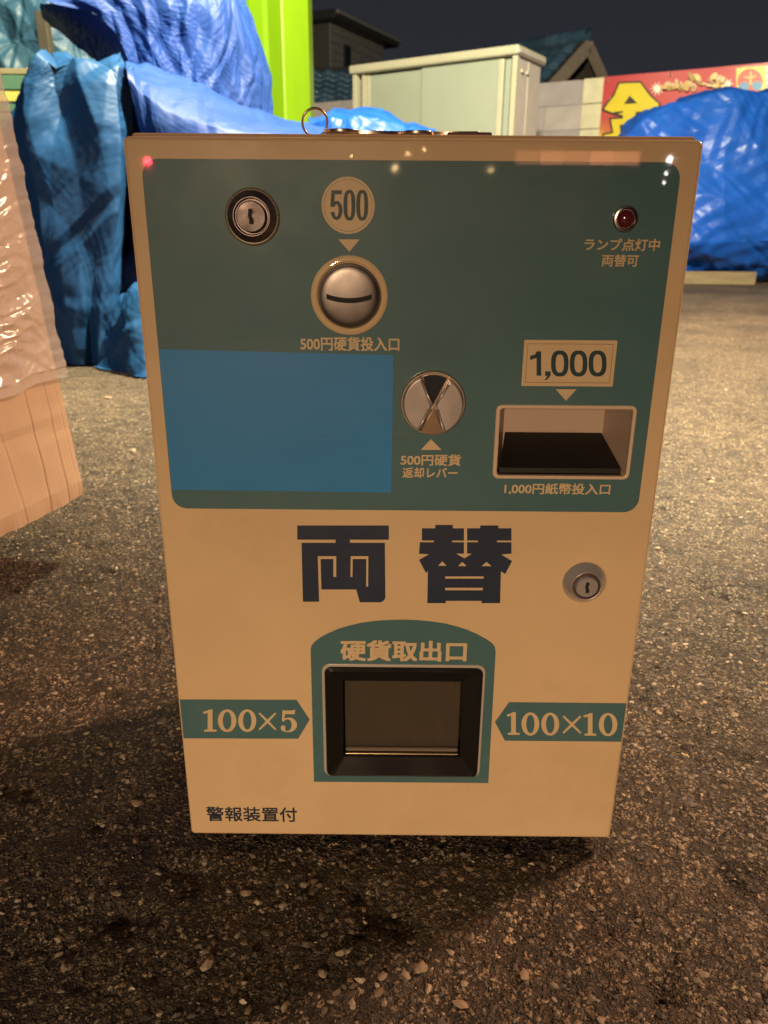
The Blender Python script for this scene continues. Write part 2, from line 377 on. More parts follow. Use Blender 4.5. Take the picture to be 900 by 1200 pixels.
# A: the tall faded cover at the left
tA = thing('tarp_cover', (-1.0, 2.9, 0), 'faded teal tarpaulin hanging to the ground over a tall pile behind the wrapped carton', 'tarpaulin')
YA = 2.78
ctrlA = [
    [(-1.62, 3.5, .006), (-1.42, 3.2, .006), gp(52, 408, 2.9), gp(72, 424, 2.80), gp(100, 431, 2.76), gp(128, 438, 2.78), gp(134, 430, 2.95), gp(138, 415, 3.3)],
    [(-1.62, 3.5, .20), (-1.40, 3.2, .2), gp(48, 360, 2.9), gp(62, 362, 2.77), gp(98, 364, 2.74), gp(130, 366, 2.76), gp(136, 360, 2.95), gp(140, 350, 3.3)],
    [(-1.62, 3.5, .42), (-1.42, 3.2, .42), gp(24, 260, 2.9), gp(46, 262, 2.77), gp(88, 262, 2.76), gp(134, 262, 2.78), gp(138, 262, 2.98), gp(142, 260, 3.3)],
    [(-1.62, 3.5, .70), (-1.42, 3.2, .70), gp(9, 168, 2.88), gp(34, 165, 2.79), gp(82, 162, 2.79), gp(140, 160, 2.80), gp(146, 160, 3.0), gp(150, 160, 3.3)],
    [(-1.55, 3.5, .88), (-1.36, 3.2, .88), gp(26, 108, 2.88), gp(42, 100, 2.81), gp(80, 98, 2.82), gp(138, 100, 2.83), gp(144, 104, 3.0), gp(147, 104, 3.3)],
    [(-1.48, 3.5, .95), (-1.30, 3.2, .95), gp(46, 76, 2.88), gp(56, 72, 2.83), gp(86, 70, 2.86), gp(138, 79, 2.87), gp(143, 82, 3.0), gp(146, 84, 3.3)],
    [(-1.46, 3.52, .98), (-1.28, 3.3, .97), gp(50, 70, 2.98), gp(62, 66, 2.98), gp(88, 66, 2.98), gp(136, 74, 2.98), gp(148, 79, 3.05), gp(160, 90, 3.3)],
    [(-1.46, 3.55, .98), (-1.28, 3.5, .97), gp(50, 69, 3.4), gp(62, 66, 3.4), gp(88, 67, 3.4), gp(136, 75, 3.4), gp(148, 80, 3.4), gp(160, 90, 3.4)],
]
o = link('sheet', sheet(ctrlA, 250, 260, .045, .011, .0013, 3, (6, 1.2), linear=.6), T_DARK, tA); thick(o)
ctrlF = [
    [gp(112, 436, 2.72), gp(140, 444, 2.60), gp(168, 447, 2.52), gp(200, 448, 2.55)],
    [gp(124, 416, 2.73), gp(138, 420, 2.63), gp(166, 424, 2.55), gp(200, 425, 2.58)],
    [gp(126, 385, 2.74), gp(140, 380, 2.66), gp(168, 376, 2.6), gp(200, 378, 2.6)],
    [gp(136, 352, 2.75), gp(150, 345, 2.70), gp(172, 336, 2.66), gp(200, 335, 2.66)],
    [gp(150, 338, 2.80), gp(160, 334, 2.80), gp(176, 326, 2.8), gp(200, 325, 2.8)]]
o = link('flap', sheet(ctrlF, 110, 130, .018, .010, .0013, 8, (6, 4)), T_DARK, tA); thick(o)

# B2: slope of the lower cover running behind the machine
tS = thing('tarp_cover', (-.5, 3.4, 0), 'blue tarpaulin sloping down low beside the lime column', 'tarpaulin')
ctrlS = [
    [(-.98, 3.02, .01), (-.70, 2.95, .01), (-.40, 2.95, .01), (-.15, 3.1, .01), (.0, 3.4, .01)],
    [gp(176, 225, 3.02), gp(205, 225, 2.98), gp(290, 225, 3.0), gp(370, 225, 3.15), gp(400, 235, 3.4)],
    [gp(150, 92, 3.02), gp(195, 130, 3.0), gp(270, 150, 3.05), gp(360, 166, 3.2), gp(398, 172, 3.45)],
    [gp(147, 79, 3.15), gp(200, 95, 3.2), gp(265, 124, 3.25), gp(318, 143, 3.3), gp(385, 158, 3.5)],
    [gp(147, 78, 3.5), gp(205, 91, 3.55), gp(268, 120, 3.6), gp(315, 140, 3.65), gp(380, 155, 3.75)],
    [(-1.2, 3.9, .9), (-.9, 3.9, .85), (-.65, 3.9, .7), (-.45, 3.95, .6), (-.25, 4.0, .45)],
    [(-1.2, 4.2, .01), (-.9, 4.2, .01), (-.65, 4.2, .01), (-.45, 4.2, .01), (-.2, 4.15, .01)]]
o = link('sheet', sheet(ctrlS, 240, 220, .022, .008, .0011, 14, (4, 2), linear=.4), T_BLUE, tS); thick(o)

# B: big upper cover
tB = thing('tarp_cover', (-1.1, 4.2, 0), 'large blue tarpaulin draped over the tallest pile, its near edge swooping open', 'tarpaulin')
ctrlB = [
    [(-1.62, 3.75, .02), (-1.35, 3.7, .02), (-1.1, 3.75, .02), (-.85, 3.8, .02), (-.62, 4.0, .02), (-.5, 4.4, .02)],
    [gp(140, 130, 3.75), gp(190, 130, 3.72), gp(230, 138, 3.75), gp(268, 142, 3.85), gp(303, 148, 4.0), gp(322, 150, 4.4)],
    [gp(152, 80, 3.72), gp(192, 84, 3.72), gp(230, 88, 3.75), gp(266, 92, 3.85), gp(300, 96, 4.0), gp(316, 100, 4.4)],
    [gp(138, 42, 3.70), gp(180, 45, 3.72), gp(225, 45, 3.75), gp(264, 46, 3.84), gp(294, 50, 4.0), gp(306, 60, 4.4)],
    [gp(108, 14, 3.66), gp(165, 10, 3.70), gp(220, 5, 3.74), gp(258, 3, 3.84), gp(279, 5, 4.0), gp(290, 15, 4.4)],
    [gp(52, 2, 3.60), gp(140, -25, 3.70), gp(210, -30, 3.78), gp(248, -30, 3.88), gp(268, -28, 4.05), gp(275, -25, 4.4)],
    [gp(40, -20, 3.80), gp(120, -55, 3.9), gp(190, -60, 4.0), gp(235, -60, 4.1), gp(255, -58, 4.2), gp(262, -55, 4.45)]]
o = link('sheet', sheet(ctrlB, 260, 280, .05, .022, .0017, 23, (5, 1.2), linear=.3), T_BLUE, tB); thick(o)
ctrlU = [   # the inside of the swooping edge, in its own shade
    [gp(47, 4, 3.59), gp(80, 6, 3.62), gp(112, 18, 3.66), gp(140, 46, 3.70), gp(156, 84, 3.72)],
    [gp(47, 10, 3.72), gp(76, 22, 3.76), gp(104, 38, 3.80), gp(130, 60, 3.82), gp(146, 86, 3.82)],
    [gp(50, 20, 3.95), gp(76, 42, 3.98), gp(98, 60, 4.0), gp(120, 76, 4.0), gp(138, 92, 4.0)]]
o = link('turned_edge', sheet(ctrlU, 70, 50, .012, .008, .005, 33, (4, 3)), T_BLUE, tB); thick(o)

# C: far faded cover on the left and the crate below it
tC = thing('tarp_cover', (-2.2, 4.9, 0), 'crumpled grey-blue tarpaulin behind the upright post at the fence', 'tarpaulin')
ctrlC = [
    [(-3.3, 5.2, .02), (-2.7, 4.85, .02), (-2.2, 4.8, .02), (-1.75, 4.85, .02), (-1.4, 5.2, .02)],
    [(-3.3, 5.2, .7), gp(-60, 84, 4.85), gp(10, 86, 4.8), gp(70, 90, 4.82), gp(130, 95, 5.0)],
    [(-3.3, 5.2, 1.2), gp(-60, 40, 4.85), gp(10, 40, 4.82), gp(68, 40, 4.82), gp(125, 48, 5.0)],
    [(-3.3, 5.25, 1.5), gp(-60, -10, 4.9), gp(10, -12, 4.88), gp(66, -10, 4.86), gp(120, -5, 5.05)],
    [(-3.3, 5.4, 1.7), gp(-60, -50, 5.1), gp(10, -52, 5.1), gp(64, -50, 5.1), gp(120, -40, 5.2)]]
o = link('sheet', sheet(ctrlC, 200, 170, .06, .025, .0025, 43, (4, 2.0)), tarp_mat('grey_blue_tarp', (.018, .060, .105), .46), tC); thick(o)

# small mound in front of the shed
tM = thing('tarp_cover', (-.1, 5.2, 0), 'low blue tarpaulin mound in front of the metal storage shed', 'tarpaulin')
ctrlM = [
    [floorp(340, 300, 5.0), floorp(420, 300, 4.8), floorp(470, 300, 4.8), floorp(520, 300, 5.0), floorp(545, 300, 5.4)],
    [gp(350, 200, 5.0), gp(390, 190, 4.85), gp(455, 190, 4.85), gp(510, 195, 5.0), gp(540, 205, 5.3)],
    [gp(358, 148, 5.0), gp(390, 138, 4.9), gp(446, 137, 4.9), gp(484, 154, 5.0), gp(520, 166, 5.2)],
    [gp(362, 144, 5.2), gp(392, 132, 5.2), gp(446, 131, 5.2), gp(470, 147, 5.2), gp(512, 155, 5.3)],
    [gp(362, 146, 5.6), gp(392, 134, 5.6), gp(446, 133, 5.6), gp(475, 150, 5.6), gp(510, 156, 5.6)],
    [floorp(360, 200, 6.0), floorp(400, 200, 6.0), floorp(450, 200, 6.0), floorp(480, 200, 6.0), floorp(515, 200, 6.0)]]
o = link('sheet', sheet(ctrlM, 150, 140, .03, .010, .0016, 53, (3, 3), linear=.7), T_DEEP, tM); thick(o)

# right pile
tR = thing('tarp_cover', (3.0, 8.0, 0), 'bright blue tarpaulin over a big pile in front of the red sale banner', 'tarpaulin')
ctrlR = [
    [(1.55, 8.6, .01), (1.85, 8.0, .01), ground_at(800, 331), ground_at(850, 331), ground_at(900, 331), ground_at(960, 330), (4.9, 7.9, .01), (5.3, 8.6, .01)],
    [(1.55, 8.6, .3), (1.85, 8.0, .3), gp(800, 285, 7.72), gp(850, 284, 7.74), gp(900, 284, 7.76), gp(960, 284, 7.8), (4.9, 7.9, .4), (5.3, 8.6, .4)],
    [(1.62, 8.6, .6), gp(715, 235, 8.0), gp(795, 232, 7.88), gp(850, 228, 7.74), gp(900, 230, 7.86), gp(960, 230, 7.88), (4.9, 7.9, .8), (5.3, 8.6, .8)],
    [(1.75, 8.6, .8), gp(720, 190, 8.05), gp(790, 180, 7.95), gp(850, 176, 7.92), gp(900, 178, 7.94), gp(960, 175, 7.95), (4.9, 7.95, 1.2), (5.3, 8.6, 1.2)],
    [(1.9, 8.6, .95), gp(728, 158, 8.1), gp(786, 132, 8.02), gp(850, 126, 8.02), gp(900, 124, 8.02), gp(960, 122, 8.02), (4.8, 8.0, 1.55), (5.2, 8.6, 1.5)],
    [(2.0, 8.65, 1.0), gp(733, 150, 8.3), gp(795, 112, 8.1), gp(850, 109, 8.1), gp(900, 107, 8.1), gp(960, 106, 8.1), (4.7, 8.2, 1.65), (5.1, 8.65, 1.6)],
    [(2.0, 8.9, 1.0), gp(735, 149, 8.6), gp(797, 113, 8.6), gp(850, 110, 8.6), gp(900, 108, 8.6), gp(960, 107, 8.6), (4.7, 8.6, 1.65), (5.1, 8.9, 1.6)]]
o = link('sheet', sheet(ctrlR, 300, 220, .10, .016, .0014, 63, (1.5, 1.3), linear=.75), T_DEEP, tR); thick(o, .003)

# ------------------------------------------------------------------ the money changer
def enamel(name, col, **k):
    d = dict(rough=.42, spec=.28, coat=.7, coat_rough=.016, vary=.05, vscale=14, bump=.10, bscale=420, bdist=.0006, rvary=.06,
             dirt=(.22, .14, .08), dirt_scale=7, dirt_amt=.34, dirt_lo=.52)
    d.update(k); return mat(name, col, **d)
def weather(m, scratch, speck):
    """fine scratches, dark specks and smears in the clear coat"""
    t = m.node_tree; b_ = t.nodes['Principled BSDF']; ln = b_.inputs['Base Color'].links[0].from_socket
    co_ = nd(t, 'TexCoord'); cur = ln
    for rot, sc in ((0.5, 1.0), (-1.1, 1.4), (1.35, .8)):
        mp = nd(t, 'Mapping'); mp.inputs['Rotation'].default_value = (0, rot, 0); mp.inputs['Scale'].default_value = (9 * sc, 60, 520 * sc)
        t.links.new(co_.outputs['Object'], mp.inputs[0]); n_ = nd(t, 'TexNoise'); n_.inputs['Scale'].default_value = 1; n_.inputs['Detail'].default_value = 2; t.links.new(mp.outputs[0], n_.inputs['Vector'])
        r_ = nd(t, 'MapRange'); r_.inputs[1].default_value = .68; r_.inputs[2].default_value = .78; r_.inputs[4].default_value = .5; t.links.new(n_.outputs[0], r_.inputs[0])
        x = nd(t, 'Mix', data_type='RGBA'); t.links.new(r_.outputs[0], x.inputs[0]); t.links.new(cur, x.inputs[6]); x.inputs[7].default_value = (*scratch, 1); cur = x.outputs[2]
    v = nd(t, 'TexVoronoi'); v.inputs['Scale'].default_value = 42; t.links.new(co_.outputs['Object'], v.inputs['Vector'])
    sp = nd(t, 'SeparateColor'); t.links.new(v.outputs['Color'], sp.inputs[0])
    th = nd(t, 'MapRange'); th.inputs[1].default_value = .80; th.inputs[2].default_value = 1; th.inputs[4].default_value = .055; t.links.new(sp.outputs[0], th.inputs[0])
    lt = nd(t, 'Math', operation='LESS_THAN'); t.links.new(v.outputs['Distance'], lt.inputs[0]); t.links.new(th.outputs[0], lt.inputs[1])
    ml = nd(t, 'Math', operation='MULTIPLY'); ml.inputs[1].default_value = .6; t.links.new(lt.outputs[0], ml.inputs[0])
    x = nd(t, 'Mix', data_type='RGBA'); t.links.new(ml.outputs[0], x.inputs[0]); t.links.new(cur, x.inputs[6]); x.inputs[7].default_value = (*speck, 1)
    t.links.new(x.outputs[2], b_.inputs['Base Color'])
    n_ = nd(t, 'TexNoise'); n_.inputs['Scale'].default_value = 16; n_.inputs['Detail'].default_value = 7; n_.inputs['Roughness'].default_value = .65; t.links.new(co_.outputs['Object'], n_.inputs['Vector'])
    r_ = nd(t, 'MapRange'); r_.inputs[1].default_value = .42; r_.inputs[2].default_value = .68; r_.inputs[3].default_value = .008; r_.inputs[4].default_value = .06; t.links.new(n_.outputs[0], r_.inputs[0]); t.links.new(r_.outputs[0], b_.inputs['Coat Roughness'])
M_CREAM = enamel('cream_enamel', (.66, .465, .262))
M_PRINT = enamel('cream_print', (.64, .47, .27), bump=0)
M_GREEN = enamel('green_print', (.064, .142, .152), bump=0, dirt=(.13, .15, .13), dirt_amt=.35)
M_BLUEP = enamel('blue_film', (.034, .215, .50), bump=.12, bscale=30, bdist=.0008, coat=.4, coat_rough=.12, dirt=(.07, .25, .42), dirt_amt=.3)
weather(M_CREAM, (.60, .46, .30), (.16, .09, .045)); weather(M_GREEN, (.13, .18, .16), (.10, .12, .10)); weather(M_BLUEP, (.12, .28, .44), (.03, .12, .22))
M_NAVY = enamel('navy_ink', (.022, .032, .060), bump=0, dirt_amt=.05)
M_NGREEN = enamel('dark_green_ink', (.018, .050, .055), bump=0, dirt_amt=.05)
M_CHROME = mat('brushed_steel', (.42, .38, .36), rough=.26, metal=1, rvary=.08, vscale=40, vary=.05, bump=.06, bscale=300, bdist=.0003)
M_CHDARK = mat('dull_steel', (.22, .18, .17), rough=.40, metal=1, rvary=.1, vscale=60, vary=.1)
M_BRIGHT = mat('bright_plate', (.60, .56, .53), rough=.24, metal=.65, rvary=.06, vscale=40, vary=.04)
M_BLACK = mat('black_plastic', (.012, .011, .010), rough=.20, spec=.25, rvary=.06, vscale=20, bump=.05, bscale=200, bdist=.0004)
M_HOLE = mat('dark_slot', (.004, .004, .004), rough=.7)
M_REDL = mat('dark_red_lens', (.10, .012, .012), rough=.12, spec=.6, coat=.6)
M_BODY = mat('body_paint', (.46, .33, .20), rough=.45, vary=.06, bump=.1, bscale=300, bdist=.0005, dirt=(.15, .11, .08), dirt_amt=.4)
M_RUBBER = mat('black_rubber', (.012, .012, .012), rough=.8)
def clear_mat():
    m = bpy.data.materials.new('smoky_clear_plastic'); m.use_nodes = True; t = m.node_tree
    out = t.nodes['Material Output']; t.nodes.remove(t.nodes['Principled BSDF'])
    gl = nd(t, 'BsdfGlossy'); gl.inputs['Roughness'].default_value = .08; gl.inputs['Color'].default_value = (1, .95, .85, 1)
    tr = nd(t, 'BsdfTransparent'); tr.inputs['Color'].default_value = (.62, .54, .42, 1)
    fr = nd(t, 'Fresnel'); fr.inputs[0].default_value = 1.6; mx = nd(t, 'MixShader')
    t.links.new(fr.outputs[0], mx.inputs[0]); t.links.new(tr.outputs[0], mx.inputs[1]); t.links.new(gl.outputs[0], mx.inputs[2]); df = nd(t, 'BsdfDiffuse'); df.inputs['Color'].default_value = (.17, .145, .115, 1); m2_ = nd(t, 'MixShader'); m2_.inputs[0].default_value = .24
    t.links.new(mx.outputs[0], m2_.inputs[1]); t.links.new(df.outputs[0], m2_.inputs[2]); t.links.new(m2_.outputs[0], out.inputs[0])
    return m
M_CLEAR = clear_mat()

x0, x1, z0, z1 = quad_box(143, 161, 826, 980)
xl = (F(143, 160)[0] + F(224, 978)[0]) / 2; xr = (F(826, 163)[0] + F(715, 982)[0]) / 2
ztop = (F(143, 160)[1] + F(826, 163)[1]) / 2; zbot = FOOT
DEPTH = .235
mc = thing('money_changer', ((xl + xr) / 2, DF + DEPTH / 2, 0), 'cream and green coin changer cabinet standing on the asphalt', 'change machine')
# photo pixel -> front; T(...) maps a pixel list
def T(pts): return [F(u, v) for u, v in pts]
bill = rrect(*quad_box(584, 479, 737, 557), .0018)
bill_o = rrect(*quad_box(579, 474.5, 741.5, 561), .0040)
tray_o = rrect(*quad_box(378.5, 778, 565.5, 909), .0062)
tray_i = rrect(*quad_box(382, 781.5, 562.5, 908), .0052)
bx0, bx1, bz0, bz1 = quad_box(402, 799, 541, 888)
# door plate, holes for the note slot and the coin tray
b = .0022
link('door', plate([rrect(xl, xr, zbot, ztop, .0035), bill, tray_i], DF, .018, b, 3), M_CREAM, mc)
# cabinet behind the door
bl, br = G(154, 158, DF + .02).x, G(816, 160, DF + .02).x
zcab = G(300, 156.5, DF + .02).z
bm = bmesh.new()
me = box_mesh((bl, DF + .0185, zbot + .004), (br, DF + DEPTH, zcab), .002)
cab = link('cabinet', me, M_BODY, mc)
# cabinet pocket hollow is faced by the pockets' own dark boxes (set in front of it), so cut it
def pocket(rect, y_in, y_out, m, parent, name, skip=()):
    X0, X1, Z0, Z1 = rect; v = [(X0, y_in, Z0), (X1, y_in, Z0), (X1, y_in, Z1), (X0, y_in, Z1), (X0, y_out, Z0), (X1, y_out, Z0), (X1, y_out, Z1), (X0, y_out, Z1)]
    fs = [(0, 1, 2, 3), (0, 4, 5, 1), (2, 6, 7, 3), (1, 5, 6, 2), (0, 3, 7, 4)]
    return link(name, pydata(v, fs), m, parent)
# boolean cut of the cabinet for the two pockets
for rect, dep in ((quad_box(582, 477, 739, 559), .055), (quad_box(392, 790, 551, 899), .075)):
    cme = box_mesh((rect[0] - .003, DF - .01, rect[2] - .003), (rect[1] + .003, DF + dep + .004, rect[3] + .003))
    cut = bpy.data.objects.new('cut', cme); C.objects.link(cut); cut.location = -ROOT[mc.name]
    md = cab.modifiers.new('cut', 'BOOLEAN'); md.object = cut; md.solver = 'EXACT'; cut.parent = None
    loc = cab.parent.location.copy(); cab.parent = None; cab.location = (0, 0, 0)
    dg = bpy.context.evaluated_depsgraph_get(); dg.update()
    nm = bpy.data.meshes.new_from_object(cab.evaluated_get(dg)); cab.modifiers.clear(); cab.data = nm; cab.parent = mc
    bpy.data.objects.remove(cut)
for xx in (bl + .03, br - .03):
    for yy in (DF + .045, DF + DEPTH - .03):
        link('foot', box_mesh((xx - .016, yy - .016, -.004), (xx + .016, yy + .016, zbot + .0039), .002), M_RUBBER, mc)

EPS = .00025
def prt(name, loops, m, lvl=1, parent=mc): return link(name, plate(loops, DF - EPS * lvl, EPS * .6), m, parent)
# green panel with the holes it needs
gpan = quad_box(165, 187, 798, 190)
gx0t, gx1t = F(165, 186)[0], F(798, 190)[0]; gx0b, gx1b = F(203, 596)[0], F(748, 600)[0]
gz1, gz0 = F(480, 188)[1], F(476, 598)[1]
green_loop = rrect((gx0t + gx0b) / 2, (gx1t + gx1b) / 2, gz0, gz1, .0095)
gpn = prt('green_panel', [green_loop, bill_o], M_GREEN, 1)
arch = T([(340 + x * .3, 720 + y * .3) for x, y in ((93, 653), (80, 135), (84, 120), (97, 105), (120, 88), (150, 72), (190, 55), (230, 43), (280, 32), (330, 25), (390, 21), (445, 20), (500, 22), (560, 28), (605, 35), (650, 46), (690, 59), (730, 76), (765, 95), (788, 111), (799, 125), (803, 142), (774, 658))])
ar = prt('tray_panel', [arch, tray_o], M_GREEN, 1)
prt('cover_film', [T([(186, 409), (461, 416), (458.5, 577), (202, 573.5)])], M_BLUEP, 2)

def lab(body, box, m, lvl=2, bold=.02, parent=mc, name='lettering'):
    return link(name, text_mesh(body, quad_box(*box), DF - EPS * lvl, bold), m, parent)
def sup(cx, cy, rx, ry, e=2.6, n=40):
    out = []
    for k in range(n):
        a = 2 * math.pi * k / n; c_, s_ = math.cos(a), math.sin(a)
        out.append((cx + rx * math.copysign(abs(c_) ** (2 / e), c_), cy + ry * math.copysign(abs(s_) ** (2 / e), s_)))
    return out
def sans0(a, c, t, bt, w): return [sup((a + c) / 2, (t + bt) / 2, (c - a) / 2, (bt - t) / 2), sup((a + c) / 2, (t + bt) / 2, (c - a) / 2 - w, (bt - t) / 2 - w * .85)]
def sans5(a, c, t, bt, w):
    W_, H_ = c - a, bt - t; f = lambda x, y: (a + x * W_, t + y * H_); k = w / W_; kh = w / H_
    o_ = [f(.10, 0), f(.93, 0), f(.93, kh), f(.10 + k * .85, kh), f(.07 + k * .85, .40)]
    o_ += [f(.52 + .48 * math.sin(R(q)), .675 - .325 * math.cos(R(q))) for q in (-25, 0, 25, 50, 75, 100, 130, 155, 180, 205, 230, 250)]
    o_ += [f(.0, .74), f(k, .72)]
    o_ += [f(.51 + (.49 - k) * math.sin(R(q)), .675 - (.325 - kh * .85) * math.cos(R(q))) for q in (255, 230, 205, 180, 150, 120, 90, 60, 30, 0, -30, -55)]
    o_ += [f(.02, .56)]
    return [o_]
def sans1(a, c, t, bt, w):
    W_, H_ = c - a, bt - t; f = lambda x, y: (a + x * W_, t + y * H_); k = w / W_
    return [[f(1 - k, 0), f(1, 0), f(1, 1), f(1 - k, 1), f(1 - k, .27), f(.0, .36), f(.0, .19), f(.45, .13)]]
def comma(a, c, t, bt, w): return [[(a, t), (c, t), (c, t + (bt - t) * .5), (a + (c - a) * .3, bt), (a - (c - a) * .1, bt), (a + (c - a) * .45, t + (bt - t) * .55), (a, t + (bt - t) * .5)]]
def sans_num(parent, items, m, w, lvl=3):
    for fn, a, c, t, bt in items: prt('numeral', [T(lp) for lp in fn(a, c, t, bt, w)], m, lvl, parent)
def tri(pts, m=None): return prt('arrow', [T(pts)], m or M_PRINT, 2)

# 500 badge
cx, cz = F(408, 241); s = px(408, 241)
bd = prt('number_badge', [circle(cx, cz, 31.2 * s)], M_PRINT, 2)
prt('badge_line', [circle(cx, cz, 28.6 * s), circle(cx, cz, 27.9 * s)[::-1]], mat('tan_line', (.30, .22, .13), .4), 3, bd)
sans_num(bd, [(sans5, 387, 401.5, 223, 258), (sans0, 402.5, 416.5, 222.5, 258.5), (sans0, 417.5, 431.5, 222.5, 258.5)], M_NGREEN, 4.6)
tri([(396.5, 280.5), (421.5, 280.5), (409.5, 295)])
lab('500円硬貨投入口', (352, 394.5, 468, 411), M_PRINT)
# 1,000 badge
bq = quad_box(612.5, 398.5, 720.5, 452.5)
bd = prt('number_badge', [rrect(*bq, .0006)], M_PRINT, 2)
i1 = rrect(bq[0] + .0021, bq[1] - .0021, bq[2] + .0021, bq[3] - .0021, .0004); i2 = rrect(bq[0] + .0025, bq[1] - .0025, bq[2] + .0025, bq[3] - .0025, .0003)
prt('badge_line', [i1, i2[::-1]], mat('tan_line', (.33, .21, .12), .4), 3, bd)
sans_num(bd, [(sans1, 621, 634, 411.5, 440), (comma, 638.5, 645, 435, 445), (sans0, 645.5, 666, 410.5, 441), (sans0, 667.5, 688, 410.5, 441), (sans0, 689.5, 710.5, 410.5, 441)], M_NGREEN, 5.4)
tri([(651, 456), (675.5, 456), (663, 469.5)])
lab('1,000円紙幣投入口', (591, 566, 715, 579.5), M_PRINT)
lab('ランプ点灯中', (684.5, 279.5, 773, 294), M_PRINT)
lab('両替可', (705, 298, 748, 312.5), M_PRINT)
tri([(493, 527), (517.5, 527), (505, 514.5)])
lab('500円硬貨', (469.5, 532, 540, 545.5), M_PRINT)
lab('返却レバー', (471.5, 547.5, 536, 560), M_PRINT)
lab('硬貨取出口', (399, 750, 547, 774.5), M_PRINT, 2, .03, ar)
lab('警報装置付', (242, 945.5, 348, 962.5), M_NAVY, 1, .012)
# the two big characters, drawn stroke for stroke
def zk(p): return [(330 + x / 3, 600 + y / 3) for x, y in p]
ryo = [(55, 47), (377, 47), (377, 97), (240, 97), (240, 108), (363, 108), (365, 300), (361, 309), (350, 317), (275, 317), (262, 272), (140, 272), (137, 165), (182, 165), (182, 228), (192, 228), (192, 155), (127, 155), (132, 315), (75, 315), (70, 108), (190, 108), (190, 97), (55, 97)]
ryo_h = [[(243, 155), (305, 155), (304, 262), (297, 262), (298, 165), (250, 165), (249, 228), (242, 228)]]
tai = [(493, 57), (540, 57), (540, 45), (602, 45), (602, 57), (641, 57), (641, 100), (600, 100), (600, 106), (641, 106), (641, 146), (614, 146), (643, 163), (669, 146), (652, 146), (652, 106), (690, 106), (690, 100), (652, 100), (652, 57), (698, 57), (698, 47), (762, 47), (762, 57), (808, 57), (808, 100), (757, 100), (757, 106), (808, 106), (808, 146), (772, 149), (810, 172), (786, 218), (771, 208), (768, 320), (703, 320), (703, 312), (577, 312), (577, 320), (512, 320), (514, 206), (508, 215), (483, 168), (518, 148), (483, 146), (486, 106), (535, 106), (535, 100), (493, 100)]
tai_h = [[(550, 189), (565, 173), (580, 189)], [(620, 190), (635, 175), (650, 190)], [(703, 190), (720, 175), (738, 190)],
         [(575, 226), (710, 226), (710, 234), (575, 234)], [(575, 266), (707, 266), (707, 275), (575, 275)]]
prt('large_character', [T(zk(ryo))] + [T(zk(h)) for h in ryo_h], M_NAVY, 1)
prt('large_character', [T(zk(tai))] + [T(zk(h)) for h in tai_h], M_NAVY, 1)
# side bands
bandL = prt('arrow_band', [[(xl + b * .7, F(214, 819.5)[1])] + T([(347.5, 820), (363, 843), (349.5, 865.5)]) + [(xl + b * .7, F(215, 865)[1])]], M_GREEN, 1)
bandR = prt('arrow_band', [T([(596.5, 822.7)]) + [(xr - b * .7, F(731, 824)[1]), (xr - b * .7, F(727, 869)[1])] + T([(591.5, 867.8), (580, 846)])], M_GREEN, 1)
# serif numerals
def ell(cx, cy, rx, ry, n=36): return [(cx + rx * math.cos(2 * math.pi * k / n), cy + ry * math.sin(2 * math.pi * k / n)) for k in range(n)]
def num1(a, c, t, bt):
    w = c - a; h = bt - t; f = lambda x, y: (a + x * w, t + y * h)
    return [[f(.34, .16), f(.02, .20), f(.0, .11), f(.30, .06), f(.52, 0), f(.70, 0), f(.70, .86), f(.74, .91), f(1, .92), f(1, 1), f(.08, 1), f(.08, .92), f(.30, .91), f(.34, .86)]]
def num0(a, c, t, bt): return [ell((a + c) / 2, (t + bt) / 2, (c - a) / 2, (bt - t) / 2), ell((a + c) / 2, (t + bt) / 2, (c - a) / 2 * .47, (bt - t) / 2 * .80)]
def numx(a, c, t, bt):
    cx, cy = (a + c) / 2, (t + bt) / 2; q = (c - a) * .065; hx, hy = (c - a) / 2, (bt - t) / 2
    return [[(cx, cy - q * 1.5), (cx + hx - q, cy - hy), (cx + hx, cy - hy + q), (cx + q * 1.5, cy), (cx + hx, cy + hy - q), (cx + hx - q, cy + hy), (cx, cy + q * 1.5), (cx - hx + q, cy + hy), (cx - hx, cy + hy - q), (cx - q * 1.5, cy), (cx - hx, cy - hy + q), (cx - hx + q, cy - hy)]]
def num5(a, c, t, bt):
    w = c - a; h = bt - t; f = lambda x, y: (a + x * w, t + y * h)
    o_ = [f(.12, 0), f(.30, .03), f(.62, .03), f(.90, -.01), f(.84, .19), f(.28, .19), f(.22, .39)]
    o_ += [f(.50 + .50 * math.sin(R(q)), .67 - .33 * math.cos(R(q))) for q in (-20, 0, 20, 45, 70, 90, 110, 135, 160, 180)]
    o_ += [f(.25, .985), f(.06, .92), f(0, .82), f(.04, .72), f(.15, .68), f(.27, .73), f(.30, .82), f(.26, .90), f(.36, .945), f(.48, .94), f(.60, .88), f(.66, .76), f(.67, .66), f(.63, .52), f(.54, .44), f(.42, .42), f(.28, .45), f(.20, .52), f(.09, .50)]
    return [o_]
def band_text(parent, items, ox, oy, sc):
    for fn, a, c, t, bt in items:
        prt('numeral', [T([(ox + x * sc, oy + y * sc) for x, y in lp]) for lp in fn(a, c, t, bt)], M_PRINT, 2, parent)
band_text(bandL, [(num1, 172, 243, 184, 301), (num0, 250, 347, 184, 303), (num0, 357, 452, 184, 303), (numx, 464, 558, 200, 294), (num5, 580, 667, 187, 304)], 200, 790, .2222)
band_text(bandR, [(num1, 152, 220, 198, 318), (num0, 230, 323, 200, 322), (num0, 334, 428, 201, 322), (numx, 446, 545, 216, 312), (num1, 556, 624, 203, 322), (num0, 637, 735, 203, 325)], 560, 790, .2222)

